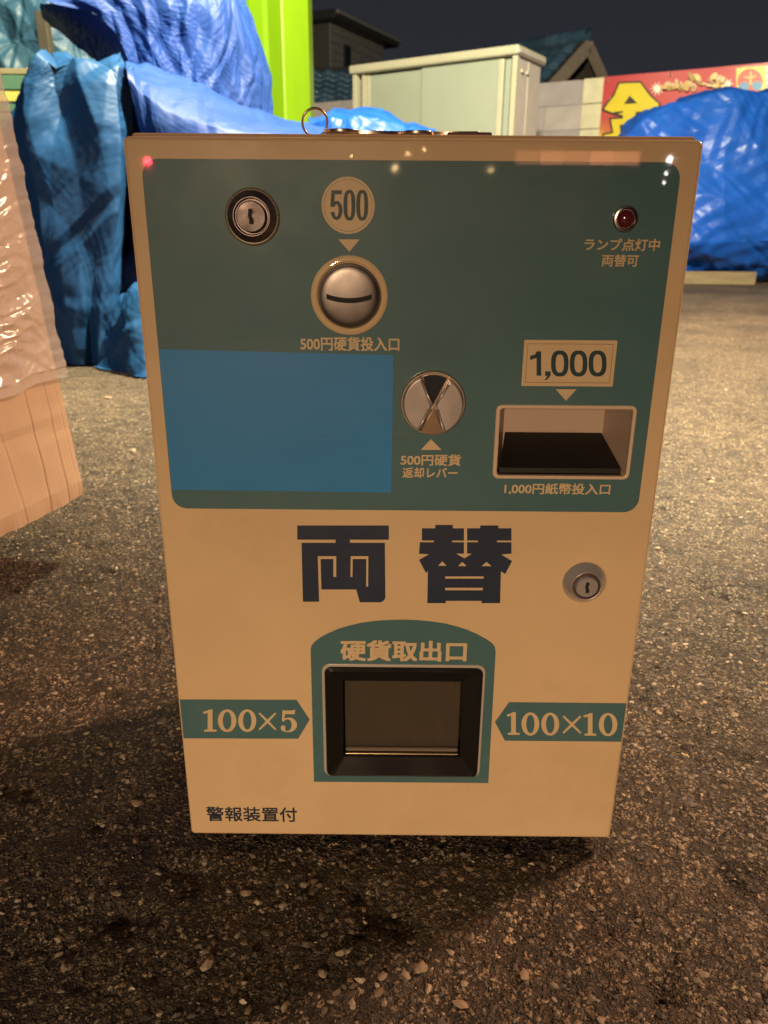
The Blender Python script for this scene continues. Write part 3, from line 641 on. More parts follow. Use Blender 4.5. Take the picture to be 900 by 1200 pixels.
# ---- locks
def keyhole(cx, cz, w, h, y):
    pts = [(-.35, .5), (.30, .5), (.42, .30), (.20, .12), (.18, .0), (.50, -.18), (.50, -.42), (.25, -.5), (-.35, -.46), (-.28, -.20), (-.50, .02), (-.42, .28)]
    return plate([[(cx + x * w, cz + z * h) for x, z in pts]], y, .0003)
cx, cz = F(296, 254); s = px(296, 254)
lk = link('cam_lock', lathe(cx, cz, [(31.8 * s, 0), (31.8 * s, .0009), (30.2 * s, .0013), (29 * s, .0011)], DF - EPS * 2), mat('dull_gold_rim', (.30, .25, .18), .35, .6), mc)
link('lock_ring', lathe(cx, cz, [(28.9 * s, .0), (28.9 * s, .0010), (27 * s, .0016), (22.5 * s, .0030), (21.5 * s, .0034), (20.8 * s, .0034), (19.5 * s, .0020), (19.3 * s, .0014)], DF - EPS * 4), M_CHDARK, lk)
link('cylinder', lathe(cx, cz, [(17.4 * s, .001), (17.4 * s, .0046), (16.2 * s, .0053), (0.5 * s, .0055)], DF - EPS * 4), mat('tarnished_steel', (.13, .105, .10), rough=.42, metal=1, rvary=.1, vscale=80, vary=.15), lk)
link('keyhole', keyhole(cx, cz, 6.5 * s, 17 * s, DF - EPS * 4 - .00585), M_HOLE, lk)
cx, cz = F(684.5, 682); s = px(684, 682)
lk = link('cam_lock', lathe(cx, cz, [(25.6 * s, 0), (25.6 * s, .0010), (24.6 * s, .0018), (18.5 * s, .0062), (17.6 * s, .0066), (16.6 * s, .0064)], DF - EPS), M_BRIGHT, mc)
link('lock_ring', lathe(cx, cz, [(16.4 * s, .003), (16.4 * s, .0070), (15.6 * s, .0078), (13.8 * s, .0078), (13.4 * s, .0070)], DF - EPS), M_CHDARK, lk)
link('cylinder', lathe(cx, cz, [(13.1 * s, .004), (13.1 * s, .0080), (12 * s, .0088), (.4 * s, .0090)], DF - EPS), M_BRIGHT, lk)
link('keyhole', keyhole(cx, cz, 5.2 * s, 13.5 * s, DF - EPS - .0093), M_HOLE, lk)

# ---- coin slot
cx, cz = F(409.5, 346.5); s = px(409, 346)
cs = link('coin_slot', lathe(cx, cz, [(45 * s, 0), (45 * s, .0006), (43.5 * s, .0012), (39.5 * s, .0014), (37.6 * s, .0008), (37.4 * s, -.0001)], DF - EPS * 2), M_PRINT, mc)
dome = [(36.6 * s, 0), (36.6 * s, .0020), (35.4 * s, .0031), (33.6 * s, .0034)] + [(33 * s * math.sin(R(q)), .0030 + .0013 * math.cos(R(q))) for q in (84, 72, 60, 48, 36, 24, 12, 1)]
link('steel_dome', lathe(cx, cz, dome, DF - EPS * 2, 64), mat('satin_steel', (.22, .19, .175), rough=.38, metal=1, rvary=.08, vscale=40), cs)
def dome_y(dx, dz):
    r = min(1, math.hypot(dx, dz) / (33 * s)); return DF - EPS * 2 - .0030 - .0013 * math.sqrt(max(0, 1 - r * r)) - .00025
vs = []; n = 24; hw = 26.3 * s
for k in range(n + 1):
    dx = -hw + 2 * hw * k / n
    zc_ = -.8 * s + 4.5 * s * (dx / hw) ** 2 - 4 * s
    for dz in (2.9 * s, -2.9 * s): vs.append((cx + dx, dome_y(dx, zc_ + dz), cz + zc_ + dz))
link('slot_opening', pydata(vs, [(2 * k, 2 * k + 1, 2 * k + 3, 2 * k + 2) for k in range(n)]), M_HOLE, cs)

# ---- coin return lever
cx, cz = F(507, 471.5); s = px(507, 471)
lv = link('return_lever', lathe(cx, cz, [(37.8 * s, 0), (37.8 * s, .0030), (36.8 * s, .0038), (35.6 * s, .0038), (35 * s, .0012), (20 * s, .0008), (.4 * s, .0008)], DF - EPS * 2), mat('warm_plated_rim', (.52, .40, .30), .3, .75), mc)
q = .17 / .9 / .1889
def zl(p): return [F(455 + x * .1889, 420 + y * .1889) for x, y in p]
def arc_pts(cx_, cy_, r, a0, a1, n): return [(cx_ + r * math.cos(R(a0 + (a1 - a0) * k / (n - 1))), cy_ - r * math.sin(R(a0 + (a1 - a0) * k / (n - 1)))) for k in range(n)]
cxz, cyz, rz_ = 275, 273, 183
M_GRIP = mat('plated_grip', (.46, .40, .37), rough=.34, metal=.55, vary=.05, vscale=30, rvary=.06)
wl = [(262, 285)] + arc_pts(cxz, cyz, rz_, 114, 241, 22); wr = [(292, 285)] + arc_pts(cxz, cyz, rz_, -66, 56, 22)
link('grip', plate([zl(wl)], DF - .0076, .0060, .0009, 3), M_GRIP, lv)
link('grip', plate([zl(wr)], DF - .0076, .0060, .0009, 3), M_GRIP, lv)
def ridge(p, q_, r=.0009):
    a, c = zl([p])[0], zl([q_])[0]; A = Vector((a[0], DF - .0078, a[1])); B = Vector((c[0], DF - .0078, c[1])); d = (B - A).normalized(); sdir = d.cross(Vector((0, 1, 0)))
    vs, n = [], 8
    for P in (A, B):
        for k in range(n): an = 2 * math.pi * k / n; vs.append(P + sdir * r * math.cos(an) + Vector((0, 1, 0)) * r * math.sin(an))
    fs = [(k, (k + 1) % n, n + (k + 1) % n, n + k) for k in range(n)] + [tuple(range(n)), tuple(range(2 * n - 1, n - 1, -1))]
    return pydata(vs, fs, True)
for a, c in (((205, 126), (264, 272)), ((370, 148), (296, 268)), ((252, 298), (180, 428)), ((300, 300), (342, 440))):
    link('ridge', ridge(a, c), M_GRIP, lv)
link('thumb_well', plate([zl([(278, 276)] + arc_pts(cxz, cyz, rz_ * .96, 60, 110, 9))], DF - .0028, .0012), mat('dark_blued_steel', (.045, .05, .06), .22, .6), lv)
link('thumb_well', plate([zl([(278, 296)] + arc_pts(cxz, cyz, rz_ * 1.02, 246, 291, 9))], DF - .0046, .0030, .0004), mat('bronze_steel', (.30, .20, .13), .35, .7), lv)

# ---- note slot
ns = link('note_slot', plate([bill_o, bill], DF - .0016, .0030, .0007, 2), mat('beige_bezel', (.64, .47, .33), .35, coat=.4), mc)
rb = quad_box(584, 479, 737, 557)
M_PINK = mat('beige_inner', (.46, .34, .26), .4, vary=.08)
X0, X1, Z0, Z1 = rb; D2 = .034
v = [(X0, DF + .001, Z0), (X1, DF + .001, Z0), (X1, DF + .001, Z1), (X0, DF + .001, Z1), (X0 + .008, DF + D2, Z0), (X1 - .008, DF + D2, Z0), (X1 - .008, DF + D2, Z1 - .004), (X0 + .008, DF + D2, Z1 - .004)]
link('slot_wall', pydata(v, [(4, 5, 6, 7), (0, 4, 7, 3), (1, 2, 6, 5), (3, 7, 6, 2), (0, 1, 5, 4)]), M_PINK, ns)
# black guide: sloping tray with raised sides and a feed gap at the back
zt = Z0 + .0135
bm = bmesh.new()
def hexa(bm, p):
    vv = [bm.verts.new(q_) for q_ in p]
    for f in ((0, 1, 2, 3), (7, 6, 5, 4), (0, 4, 5, 1), (1, 5, 6, 2), (2, 6, 7, 3), (3, 7, 4, 0)): bm.faces.new([vv[i] for i in f])
hexa(bm, [(X0 + .002, DF + .003, Z0 + .0006), (X1 - .002, DF + .003, Z0 + .0006), (X1 - .009, DF + D2 - .001, Z0 + .0006), (X0 + .009, DF + D2 - .001, Z0 + .0006),
          (X0 + .002, DF + .003, Z0 + .004), (X1 - .002, DF + .003, Z0 + .004), (X1 - .009, DF + D2 - .001, zt + .007), (X0 + .009, DF + D2 - .001, zt + .007)])
M_GUIDE = mat('matt_black_guide', (.008, .0075, .007), .5)
link('note_guide', bm_mesh(bm), M_GUIDE, ns)

# ---- coin tray
ct = link('coin_tray', plate([tray_o, tray_i], DF - .0012, .0022, .0006, 2), mat('pale_bezel_edge', (.42, .37, .31), .3, coat=.3), mc)
to = quad_box(382, 781.5, 562.5, 908)
bm = bmesh.new(); Lo = rrect(to[0] + .0002, to[1] - .0002, to[2] + .0002, to[3] - .0002, .0043, 6); Li = rrect(bx0, bx1, bz0, bz1, .0012, 6)
La = rrect(to[0] + .0022, to[1] - .0022, to[2] + .0022, to[3] - .0022, .0040, 6)
rings = [(Lo, DF + .004), (Lo, DF - .0022), (La, DF - .0034), (Li, DF + .0008), (Li, DF + .020)]
vv = [[bm.verts.new((p[0], y, p[1])) for p in lp] for lp, y in rings]
for i in range(4):
    for k in range(len(Lo)):
        k2 = (k + 1) % len(Lo); bm.faces.new([vv[i][k], vv[i][k2], vv[i + 1][k2], vv[i + 1][k]])
link('tray_bezel', bm_mesh(bm), M_BLACK, ct)
M_BROWN = mat('brown_tray', (.17, .145, .115), .34, vary=.15, vscale=20, rvary=.1)
v = [(bx0, DF + .0195, bz0), (bx1, DF + .0195, bz0), (bx1, DF + .0195, bz1), (bx0, DF + .0195, bz1), (bx0, DF + .034, bz0 + .014), (bx1, DF + .034, bz0 + .014), (bx1, DF + .034, bz1), (bx0, DF + .034, bz1)]
link('tray_well', pydata(v, [(4, 5, 6, 7), (0, 4, 7, 3), (1, 2, 6, 5), (3, 7, 6, 2), (0, 1, 5, 4)]), M_BROWN, ct)
link('flap', box_mesh((bx0 + .0012, DF + .0055, bz0 + .0022), (bx1 - .0012, DF + .0075, bz1 - .0010), .0006), M_CLEAR, ct)
# turned lip of the flap and its pivot pins
link('flap_lip', box_mesh((bx0 + .0014, DF + .0022, bz0 + .0036), (bx1 - .0014, DF + .0054, bz0 + .0066), .0012, 3), mat('clear_lip', (.16, .13, .10), .14, spec=.9, coat=1), ct)
link('flap_edge', box_mesh((bx0 + .0012, DF + .0030, bz0 + .0004), (bx1 - .0012, DF + .0053, bz0 + .0013), .0003), mat('brass_edge', (.55, .42, .25), .25, .8), ct)
link('flap_hinge', box_mesh((bx0 + .001, DF + .0036, bz1 - .0020), (bx1 - .001, DF + .0054, bz1 - .0006), .0005), mat('brown_hinge', (.18, .13, .08), .3), ct)
for xx in (bx0 + .006, bx1 - .008):
    link('hinge_pin', box_mesh((xx, DF + .0026, bz1 - .0026), (xx + .003, DF + .0052, bz1 - .0004), .0004), M_CHDARK, ct)

# ---- lamp
cx, cz = F(732.5, 256.5); s = px(732, 256)
il = link('indicator_lamp', lathe(cx, cz, [(14.6 * s, 0), (14.6 * s, .0012), (13.6 * s, .0022), (12 * s, .0024), (10.6 * s, .0010)], DF - EPS * 2), M_CHROME, mc)
link('lens', lathe(cx, cz, [(10.4 * s, .0)] + [(10.2 * s * math.sin(R(q_)), .0006 + .0034 * math.cos(R(q_))) for q_ in (88, 75, 60, 45, 30, 15, 2)], DF - EPS * 2), M_REDL, il)

# keys on top
kz = zcab + .0004
kx, ky = G(369, 140, DF + .035).x, DF + .035
kr = thing('key_ring', (kx, ky, kz), 'steel key ring with small keys lying on top of the coin changer', 'keys')
def torus(c, R0, r0, mtx, n=40, m=8, gap=0):
    vs, fs = [], []
    for i in range(n):
        a = 2 * math.pi * i / n
        for j in range(m):
            bb = 2 * math.pi * j / m; vs.append(Vector(c) + mtx @ Vector(((R0 + r0 * math.cos(bb)) * math.cos(a), r0 * math.sin(bb), (R0 + r0 * math.cos(bb)) * math.sin(a))))
    for i in range(n):
        for j in range(m): fs.append((i * m + j, ((i + 1) % n) * m + j, ((i + 1) % n) * m + (j + 1) % m, i * m + (j + 1) % m))
    return pydata(vs, fs, True)
RR = 15 * px(369, 150) * 1.07
M_KEY = mat('key_steel', (.55, .43, .34), .28, 1)
link('ring', torus((kx, ky, kz + RR * .97), RR, .0007, Matrix.Rotation(R(18), 3, 'Z') @ Matrix.Rotation(R(14), 3, 'X')), M_KEY, kr)
link('ring', torus((kx, ky + .0013, kz + RR * .97), RR, .0006, Matrix.Rotation(R(20), 3, 'Z') @ Matrix.Rotation(R(15), 3, 'X')), M_KEY, kr)
def key(x, y, ang, tilt, n):
    bow = circle(0, 0, .0105, 20); blade = [(.0098, -.0036), (.030, -.0036), (.0315, -.002), (.033, -.0035), (.035, -.0015), (.037, -.003), (.040, 0), (.037, .0036), (.0098, .0036)]
    out = circle(0, 0, .0105, 20, 20, 340) + blade
    hole = circle(-.005, 0, .0022, 12)
    me = plate([out, hole], 0, .0022, .0003)
    me.transform(Matrix.Rotation(R(90), 4, 'X')); me.transform(Matrix.Rotation(R(tilt), 4, 'Y')); me.transform(Matrix.Translation((x, y, kz + .0016 + n * .0020)) @ Matrix.Rotation(R(ang), 4, 'Z'))
    return link('key', me, M_KEY, kr)
key(kx + .016, ky + .004, 9, 0, 0); key(kx + .062, ky + .010, -4, 0, 0)
for k in range(2): link('key_tag', box_mesh((kx + .080 + .003 * k, ky - .004 + .014 * k, kz), (kx + .107 + .002 * k, ky + .008 + .014 * k, kz + .0025), .001), mat('red_brown_tag', (.12, .05, .035), .4), kr)

# ------------------------------------------------------------------ carton on a pallet, wrapped in film
M_CARD = mat('brown_cardboard', (.50, .375, .26), rough=.75, vary=.05, vscale=5, bump=.12, bscale=60, bdist=.0003, stretch=(2.5, 2.5, .3), dirt=(.42, .30, .19), dirt_scale=3, dirt_amt=.3)
ZP = .088
cA, cB = ground_at(98, 580, ZP), ground_at(0, 632, ZP)
cd_ = (cA - cB); cd_.z = 0; cd_.normalize()
cP = G(0, 140, cA.y + .01)
ce = (cP - cA); cH = ce.z; ce = ce / cH            # lean per metre of height
cn = Vector((cd_.y, -cd_.x, 0))                     # outward normal of the face we see
LEN, HT, DEP = .62, .78, .46
ctn = thing('wrapped_carton', cA - cd_ * LEN / 2 - cn * DEP / 2 - Vector((0, 0, 0)), 'tall brown cardboard carton wrapped in clear film, its lower part bare and creased', 'carton')
nu, nv = 420, 70
SS, TT = np.meshgrid(np.linspace(0, LEN, nu), np.linspace(0, HT, nv))        # SS: distance from the far right edge
base = np.array(cA)[None, None] + SS[..., None] * -np.array(cd_) + TT[..., None] * np.array(ce)
wob = .010 * np.sin(SS * 9) * TT + .012 * (fbm(SS * 5, TT * 4, 77) - .5)
dis = wob.copy()
for sc_, dp, wd, sl in ((.010, .004, .003, .0), (.034, .008, .004, .01), (.074, .010, .004, .03), (.132, .006, .004, .09), (.24, .006, .004, .0), (.42, .006, .005, 0)):
    cen = sc_ + sl * (TT - .1) + .006 * (fbm(TT * 14, SS * 0 + sc_ * 50, 5) - .5)
    dis -= .15 * dp * np.exp(-((SS - cen) / (wd * .42)) ** 2) * np.clip(1.15 - TT / .34, .1, 1)
dis -= .0012 * np.exp(-((TT - .105 - .05 * SS) / .009) ** 2)          # a bent line across
dis += .00006 * np.sin(SS * 900)
dis -= .03 * np.clip(.02 - TT, 0, 1) * 10 * fbm(SS * 30, TT * 0, 9)
fv = base + dis[..., None] * np.array(cn)
fv[0, :, 2] += .006 * (fbm(np.linspace(0, 8, nu), np.zeros(nu), 4) - .5)
back = np.array([np.array(cA) - np.array(cn) * DEP + np.array(ce) * 0, np.array(cA) - np.array(cd_) * LEN - np.array(cn) * DEP, np.array(cA) - np.array(cn) * DEP * .85 + np.array(ce) * HT, np.array(cA) - np.array(cd_) * LEN - np.array(cn) * DEP * .85 + np.array(ce) * HT])
V = np.concatenate([fv.reshape(-1, 3), back]); n0 = nu * nv; I = np.arange(n0).reshape(nv, nu)
faces = [tuple(q_) for q_ in np.stack([I[:-1, :-1], I[1:, :-1], I[1:, 1:], I[:-1, 1:]], -1).reshape(-1, 4)]
faces += [tuple(I[:, 0]) + (n0 + 2, n0), (n0 + 1, n0 + 3) + tuple(I[::-1, -1]), (n0 + 0, n0 + 2, n0 + 3, n0 + 1), tuple(I[0, ::-1]) + (n0, n0 + 1)[0:2], tuple(I[-1, :]) + (n0 + 3, n0 + 2)]
me = pydata(V, faces); link('carton', me, M_CARD, ctn)
def film_mat():
    m = bpy.data.materials.new('clear_stretch_film'); m.use_nodes = True; t = m.node_tree; b_ = t.nodes['Principled BSDF']; out = t.nodes['Material Output']
    b_.inputs['Base Color'].default_value = (.70, .68, .67, 1); b_.inputs['Roughness'].default_value = .20; b_.inputs['Specular IOR Level'].default_value = 1.0; b_.inputs['Coat Weight'].default_value = 1; b_.inputs['Coat Roughness'].default_value = .10
    tr = nd(t, 'BsdfTransparent'); mx = nd(t, 'MixShader'); mx.inputs[0].default_value = .42
    t.links.new(tr.outputs[0], mx.inputs[1]); t.links.new(b_.outputs[0], mx.inputs[2]); t.links.new(mx.outputs[0], out.inputs[0])
    return m
nu, nv = 240, 460
s0, t0 = np.meshgrid(np.linspace(-.05, LEN, nu), np.linspace(0, 1, nv))
low = .172 + .003 * np.sin(np.clip(s0, 0, 1) * 40) + .012 * (fbm(s0 * 14, s0 * 0, 3) - .5)
tt = low + t0 * (HT - low + .02)
around = np.clip(-s0, 0, 1)                    # strip that turns the far corner
P = np.array(cA)[None, None] + np.clip(s0, 0, 1)[..., None] * -np.array(cd_) + tt[..., None] * np.array(ce) - around[..., None] * np.array(cn)
dd = .010 + .010 * np.sin(s0 * 9) * tt + .012 * (fbm(s0 * 5, tt * 4, 77) - .5) * 0
rot = tt + .30 * s0
dd = dd + facets(rot, s0, 201, 6, (7, 16), .008, .12, .5) + facets(rot, s0, 231, 8, (20, 48), .0042, .10, .8) + facets(rot, s0, 251, 5, (50, 90), .0009, .25, .8)
dd = np.where(t0 < .02, .010, dd); dd = .012 + (dd - .012) * np.clip(.25 + np.clip(s0, 0, 1) * 9, 0, 1)
P = P + dd[..., None] * (np.array(cn) + np.array(cd_) * np.where(s0 < .01, .7, 0)[..., None])
I = np.arange(nu * nv).reshape(nv, nu)
link('film', np_mesh(P.reshape(-1, 3), np.stack([I[:-1, :-1], I[1:, :-1], I[1:, 1:], I[:-1, 1:]], -1).reshape(-1, 4)), film_mat(), ctn)
# pallet under it
M_WOOD = mat('grey_pine', (.30, .22, .13), rough=.7, vary=.2, vscale=5, bump=.4, bscale=30, bdist=.002, stretch=(1, 8, 8), dirt=(.10, .08, .06), dirt_amt=.5)
ang = math.atan2(cd_.y, cd_.x)
pl = thing('pallet', ctn.location.copy() * 1.0, 'low wooden pallet under the wrapped carton', 'pallet'); pl.location.z = 0; ROOT[pl.name] = Vector(pl.location)
pc = Vector(pl.location) - cn * .13
mt = Matrix.Translation(pc) @ Matrix.Rotation(ang, 4, 'Z')
for k in range(5):
    yk = -.17 + k * .085
    link('deck_board', box_mesh((-.27, yk - .034, ZP - .024), (.27, yk + .034, ZP - .006), .002, 1, mt), M_WOOD, pl)
for xk in (-.22, 0, .22):
    link('bearer', box_mesh((xk - .035, -.20, -.003), (xk + .035, .20, ZP - .0245), .003, 1, mt), M_WOOD, pl)

# ------------------------------------------------------------------ behind on the left: post, slatted rack, lime column
p = G(54, 60, 4.55)
me = box_mesh((p.x - .028, 4.53, -.02), (p.x + .028, 4.59, 1.5), .004); o = recenter(link('post', me, mat('dark_post', (.05, .045, .03), .5, .3, vary=.2)))
tag(o, 'dark upright metal post standing before the crumpled grey-blue tarpaulin', 'post')
rk = thing('slatted_rack', (-2.2, 4.25, 0), 'green and yellow slatted rack beside the faded teal tarpaulin', 'rack')
M_SG = mat('green_slat', (.055, .13, .075), .45, vary=.15); M_SY = mat('yellow_slat', (.42, .36, .06), .4, vary=.1); M_SB = mat('khaki_rail', (.20, .17, .09), .5, vary=.1)
for v0, v1, m_ in ((80, 87, M_SB), (88, 105, M_SG), (107, 119, M_SY), (122, 131, M_SG), (133, 141, M_SG), (144, 151, M_SG), (155, 164, M_SG), (170, 180, M_SG)):
    a, b_ = G(20, v1, 4.2), G(20, v0, 4.2)
    link('slat', box_mesh((-3.0, 4.2, a.z), (G(48, 110, 4.2).x, 4.225, b_.z), .003), m_, rk)
for xx in (-2.9, -2.3, G(44, 110, 4.2).x - .03):
    link('upright', box_mesh((xx - .02, 4.226, -.01), (xx + .02, 4.28, G(20, 80, 4.2).z + .01), .003), M_SB, rk)
# lime column, folded sheet metal
YL = 6.6
M_LIME = mat('lime_paint', (.15, .30, .004), rough=.42, vary=.07, vscale=4, dirt=(.07, .17, .012), dirt_scale=6, dirt_amt=.75, stretch=(1, 1, .25))
def lx(u): return G(u, 80, YL).x
prof = [(lx(262), YL + .10), (lx(286), YL - .02), (lx(287.5), YL - .055), (lx(290), YL - .055), (lx(291), YL - .01), (lx(296), YL - .035), (lx(312), YL - .075), (lx(313.5), YL - .055), (lx(317), YL - .06), (lx(334), YL - .13), (lx(336), YL - .125), (lx(361), YL + .10), (lx(361), YL + .45), (lx(270), YL + .45)]
bm = bmesh.new(); lo_ = [bm.verts.new((x, y, -.02)) for x, y in prof]; hi_ = [bm.verts.new((x, y, 4.2)) for x, y in prof]
for k in range(len(prof)):
    k2 = (k + 1) % len(prof); bm.faces.new([lo_[k], lo_[k2], hi_[k2], hi_[k]])
bm.faces.new(lo_[::-1]); bm.faces.new(hi_)
lc = thing('sign_column', (lx(315), YL + .2, 0), 'bright lime green folded metal column beside the blue tarpaulin', 'column')
link('shaft', bm_mesh(bm), M_LIME, lc)
link('white_strip', box_mesh((lx(281.5), YL - .035, .5), (lx(285), YL - .012, 3.9), .002), mat('white_strip', (.75, .72, .6), .4), lc)
link('base_plate', box_mesh((lx(255), YL - .2, -.01), (lx(368), YL + .52, .03), .005), M_BODY, lc)

# ------------------------------------------------------------------ storage shed
hs = 1.66
def at_height(u, v, z):
    d = ray(u, v); return CAM + d * ((z - CAMZ) / d.z)
ZS = CAMZ + hs
sR = at_height(607, 52, ZS); sL = at_height(413, 77, ZS); sR.z = sL.z = 0
ux = (sR - sL); SW = ux.length; ux.normalize(); uy = Vector((-ux.y, ux.x, 0))
SM = Matrix((( ux.x, uy.x, 0, sL.x), (ux.y, uy.y, 0, sL.y), (0, 0, 1, 0), (0, 0, 0, 1)))
SD = .62
shed = thing('storage_shed', tuple((sL + sR) / 2 + uy * SD / 2), 'pale green metal storage shed with two sliding doors', 'shed')
M_SHED = mat('pale_green_steel', (.32, .365, .31), rough=.42, vary=.05, vscale=3, dirt=(.30, .30, .22), dirt_amt=.3, dirt_scale=3)
M_SHEDW = mat('grey_steel_side', (.47, .45, .44), rough=.45, vary=.05, dirt=(.3, .28, .25), dirt_amt=.3)
M_SHEDC = mat('cream_trim', (.46, .45, .35), rough=.4, vary=.04, dirt=(.4, .36, .22), dirt_amt=.3)
def sb(name, x0, x1, y0, y1, za, zb, m, bv=.004, parent=shed): return link(name, box_mesh((x0, y0, za), (x1, y1, zb), bv, 2, SM), m, parent)
top = ZS - .085
sb('back_wall', .02, SW - .02, SD - .03, SD, .0, top, M_SHEDW)
sb('side_wall', .015, .035, .06, SD - .03, .0, top, M_SHEDW); sb('side_wall', SW - .035, SW - .015, .06, SD - .03, .0, top, M_SHEDW)
sb('side_seam', SW - .015, SW - .009, .30, .315, .05, top, M_SHEDC, .001)
rf = sb('roof', -.03, SW + .025, -.035, SD + .03, top + .001, ZS, M_SHEDC, .022)
sb('roof_rib', SW + .025, SW + .031, .0, SD, top + .02, top + .05, M_SHEDW, .001, rf)
sb('corner_post', 0, .05, 0, .06, 0, top, M_SHEDC); sb('corner_post', SW - .05, SW, 0, .06, 0, top, M_SHEDC)
sb('inner_post', .10, .145, .03, .07, .06, top, M_SHEDC)
sb('floor_rail', .05, SW - .05, .0, .10, 0, .06, M_SHEDC)
def door(x0, x1, y, seam):
    d_ = sb('door', x0, x1, y, y + .025, .065, top - .01, M_SHED, .004)
    sb('door_stile', x1 - .05 if seam else x0, x1 if seam else x0 + .045, y - .012, y - .001, .07, top - .015, M_SHEDC, .004, d_)
    return d_
mid = SW * .44
door(.15, mid, .055, False); door(mid + .004, SW - .145, .03, True)
sb('jamb', SW - .14, SW - .085, .05, .09, .06, top, M_SHED)
sb('recess', SW - .085, SW - .05, .10, .11, .06, top, M_HOLE, .001); sb('recess', .05, .10, .09, .10, .06, top, mat('olive_recess', (.20, .22, .10), .5), .001)
for k in range(2): link('vent_hood', box_mesh((SW - .012, .12 + .12 * k, top - .13), (SW + .006, .18 + .12 * k, top - .10), .006, 2, SM), M_SHEDC, shed)

# ------------------------------------------------------------------ block wall and banner
hw_ = 1.74; ZW = CAMZ + hw_
wR = at_height(708, 90.5, ZW); wL = at_height(412, 116.5, ZW); wR.z = wL.z = 0
wd_ = (wR - wL).normalized(); wn = Vector((wd_.y, -wd_.x, 0))          # towards the viewer
def wall_px(u, v, off=0.0):
    d = ray(u, v); o_ = wR + wn * off - CAM; t_ = (o_.x * wn.x + o_.y * wn.y) / (d.x * wn.x + d.y * wn.y); return CAM + d * t_
def along(p): return (p - wR).x * wd_.x + (p - wR).y * wd_.y
WM = Matrix(((wd_.x, wn.x, 0, wR.x), (wd_.y, wn.y, 0, wR.y), (0, 0, 1, 0), (0, 0, 0, 1)))
wall = thing('block_wall', tuple(wR - wd_ * 1.5 - wn * .1), 'pale grey concrete block wall behind the storage shed', 'wall')
M_BLOCK = [mat('grey_block', c, .85, vary=.12, vscale=5, bump=.4, bscale=40, bdist=.004, dirt=(.18, .16, .15), dirt_scale=2.5, dirt_amt=.5) for c in ((.40, .355, .375), (.37, .335, .36), (.43, .385, .395))]
CH, BL = ZW / 8, .86
bme = [box_mesh((.004, -.10, .004), (BL - .004, 0, CH - .004), .006, 1) for k in range(3)]
for k in range(3): bme[k].materials.append(M_BLOCK[k])
link('mortar', box_mesh((-7.0, -.095, -.02), (5.2, -.008, ZW - .01), 0, 1, WM), mat('mortar', (.34, .31, .32), .9), wall)
cnt = 0
for r_ in range(8):
    x = -6.9 + (BL / 2 if r_ % 2 else 0) + .17
    while x < .0 - .30:
        o = bpy.data.objects.new('block', bme[(r_ * 3 + cnt * 5) % 3]); C.objects.link(o); o.parent = wall
        o.matrix_local = Matrix.Translation(-ROOT[wall.name]) @ WM @ Matrix.Translation((x, 0, r_ * CH)); x += BL; cnt += 1
pw = along(wall_px(683, 120))
M_CRB = mat('lit_cream_block', (.62, .58, .42), .75, vary=.08, bump=.3, bscale=40, bdist=.003, dirt=(.35, .32, .22), dirt_amt=.4)  # cream tone paints the lit end of the wall into these blocks
for r_ in range(8): link('lit_end_block', box_mesh((pw, .002, r_ * CH + .004), (.03, .03, r_ * CH + CH - .004), .004, 1, WM), M_CRB, wall)

bn = thing('sale_banner', tuple(wR + wd_ * 1.4 + wn * .05), 'red and yellow vinyl banner with large yellow character hung on the wall', 'banner')
def banner_mat():
    m = bpy.data.materials.new('banner_print'); m.use_nodes = True; t = m.node_tree; b_ = t.nodes['Principled BSDF']; b_.inputs['Roughness'].default_value = .4
    co_ = nd(t, 'TexCoord'); sp = nd(t, 'SeparateXYZ'); t.links.new(co_.outputs['Generated'], sp.inputs[0])
    n_ = nd(t, 'TexNoise'); n_.inputs['Scale'].default_value = 5; n_.inputs['Detail'].default_value = 6; t.links.new(co_.outputs['Generated'], n_.inputs['Vector'])
    m1 = nd(t, 'Math', operation='MULTIPLY'); m1.inputs[1].default_value = .5; t.links.new(n_.outputs[0], m1.inputs[0])
    m2 = nd(t, 'Math', operation='ADD'); t.links.new(m1.outputs[0], m2.inputs[0]); t.links.new(sp.outputs['Z'], m2.inputs[1])
    m3 = nd(t, 'Math', operation='MULTIPLY_ADD'); t.links.new(sp.outputs['X'], m3.inputs[0]); m3.inputs[1].default_value = .9; t.links.new(m2.outputs[0], m3.inputs[2])
    r_ = nd(t, 'ValToRGB'); e = r_.color_ramp.elements; e[0].position = .62; e[0].color = (.75, .55, .06, 1); e[1].position = 1.0; e[1].color = (.48, .045, .055, 1)
    q = e.new(.82); q.color = (.52, .15, .04, 1); q = e.new(1.0)
    t.links.new(m3.outputs[0], r_.inputs[0]); t.links.new(r_.outputs[0], b_.inputs['Base Color']); return m
ZBm = ZW - 1.3
nb = 60; xs = np.linspace(.012, 3.0, nb); zs = np.linspace(ZBm, ZW - .005, 30)
XX, ZZ = np.meshgrid(xs, zs); YY = .040 + .006 * np.sin(XX * 5) * np.sin(ZZ * 3 + 1)
P3 = np.stack([XX, YY, ZZ], -1).reshape(-1, 3); I = np.arange(nb * 30).reshape(30, nb)
me = np_mesh(P3, np.stack([I[:-1, :-1], I[:-1, 1:], I[1:, 1:], I[1:, :-1]], -1).reshape(-1, 4)); me.transform(WM)
link('vinyl', me, banner_mat(), bn)
def bloc(u, v, off): p = wall_px(u, v, off); return (along(p), p.z)
BF = Matrix(((1, 0, 0, 0), (0, 0, 1, 0), (0, 1, 0, 0), (0, 0, 0, 1)))
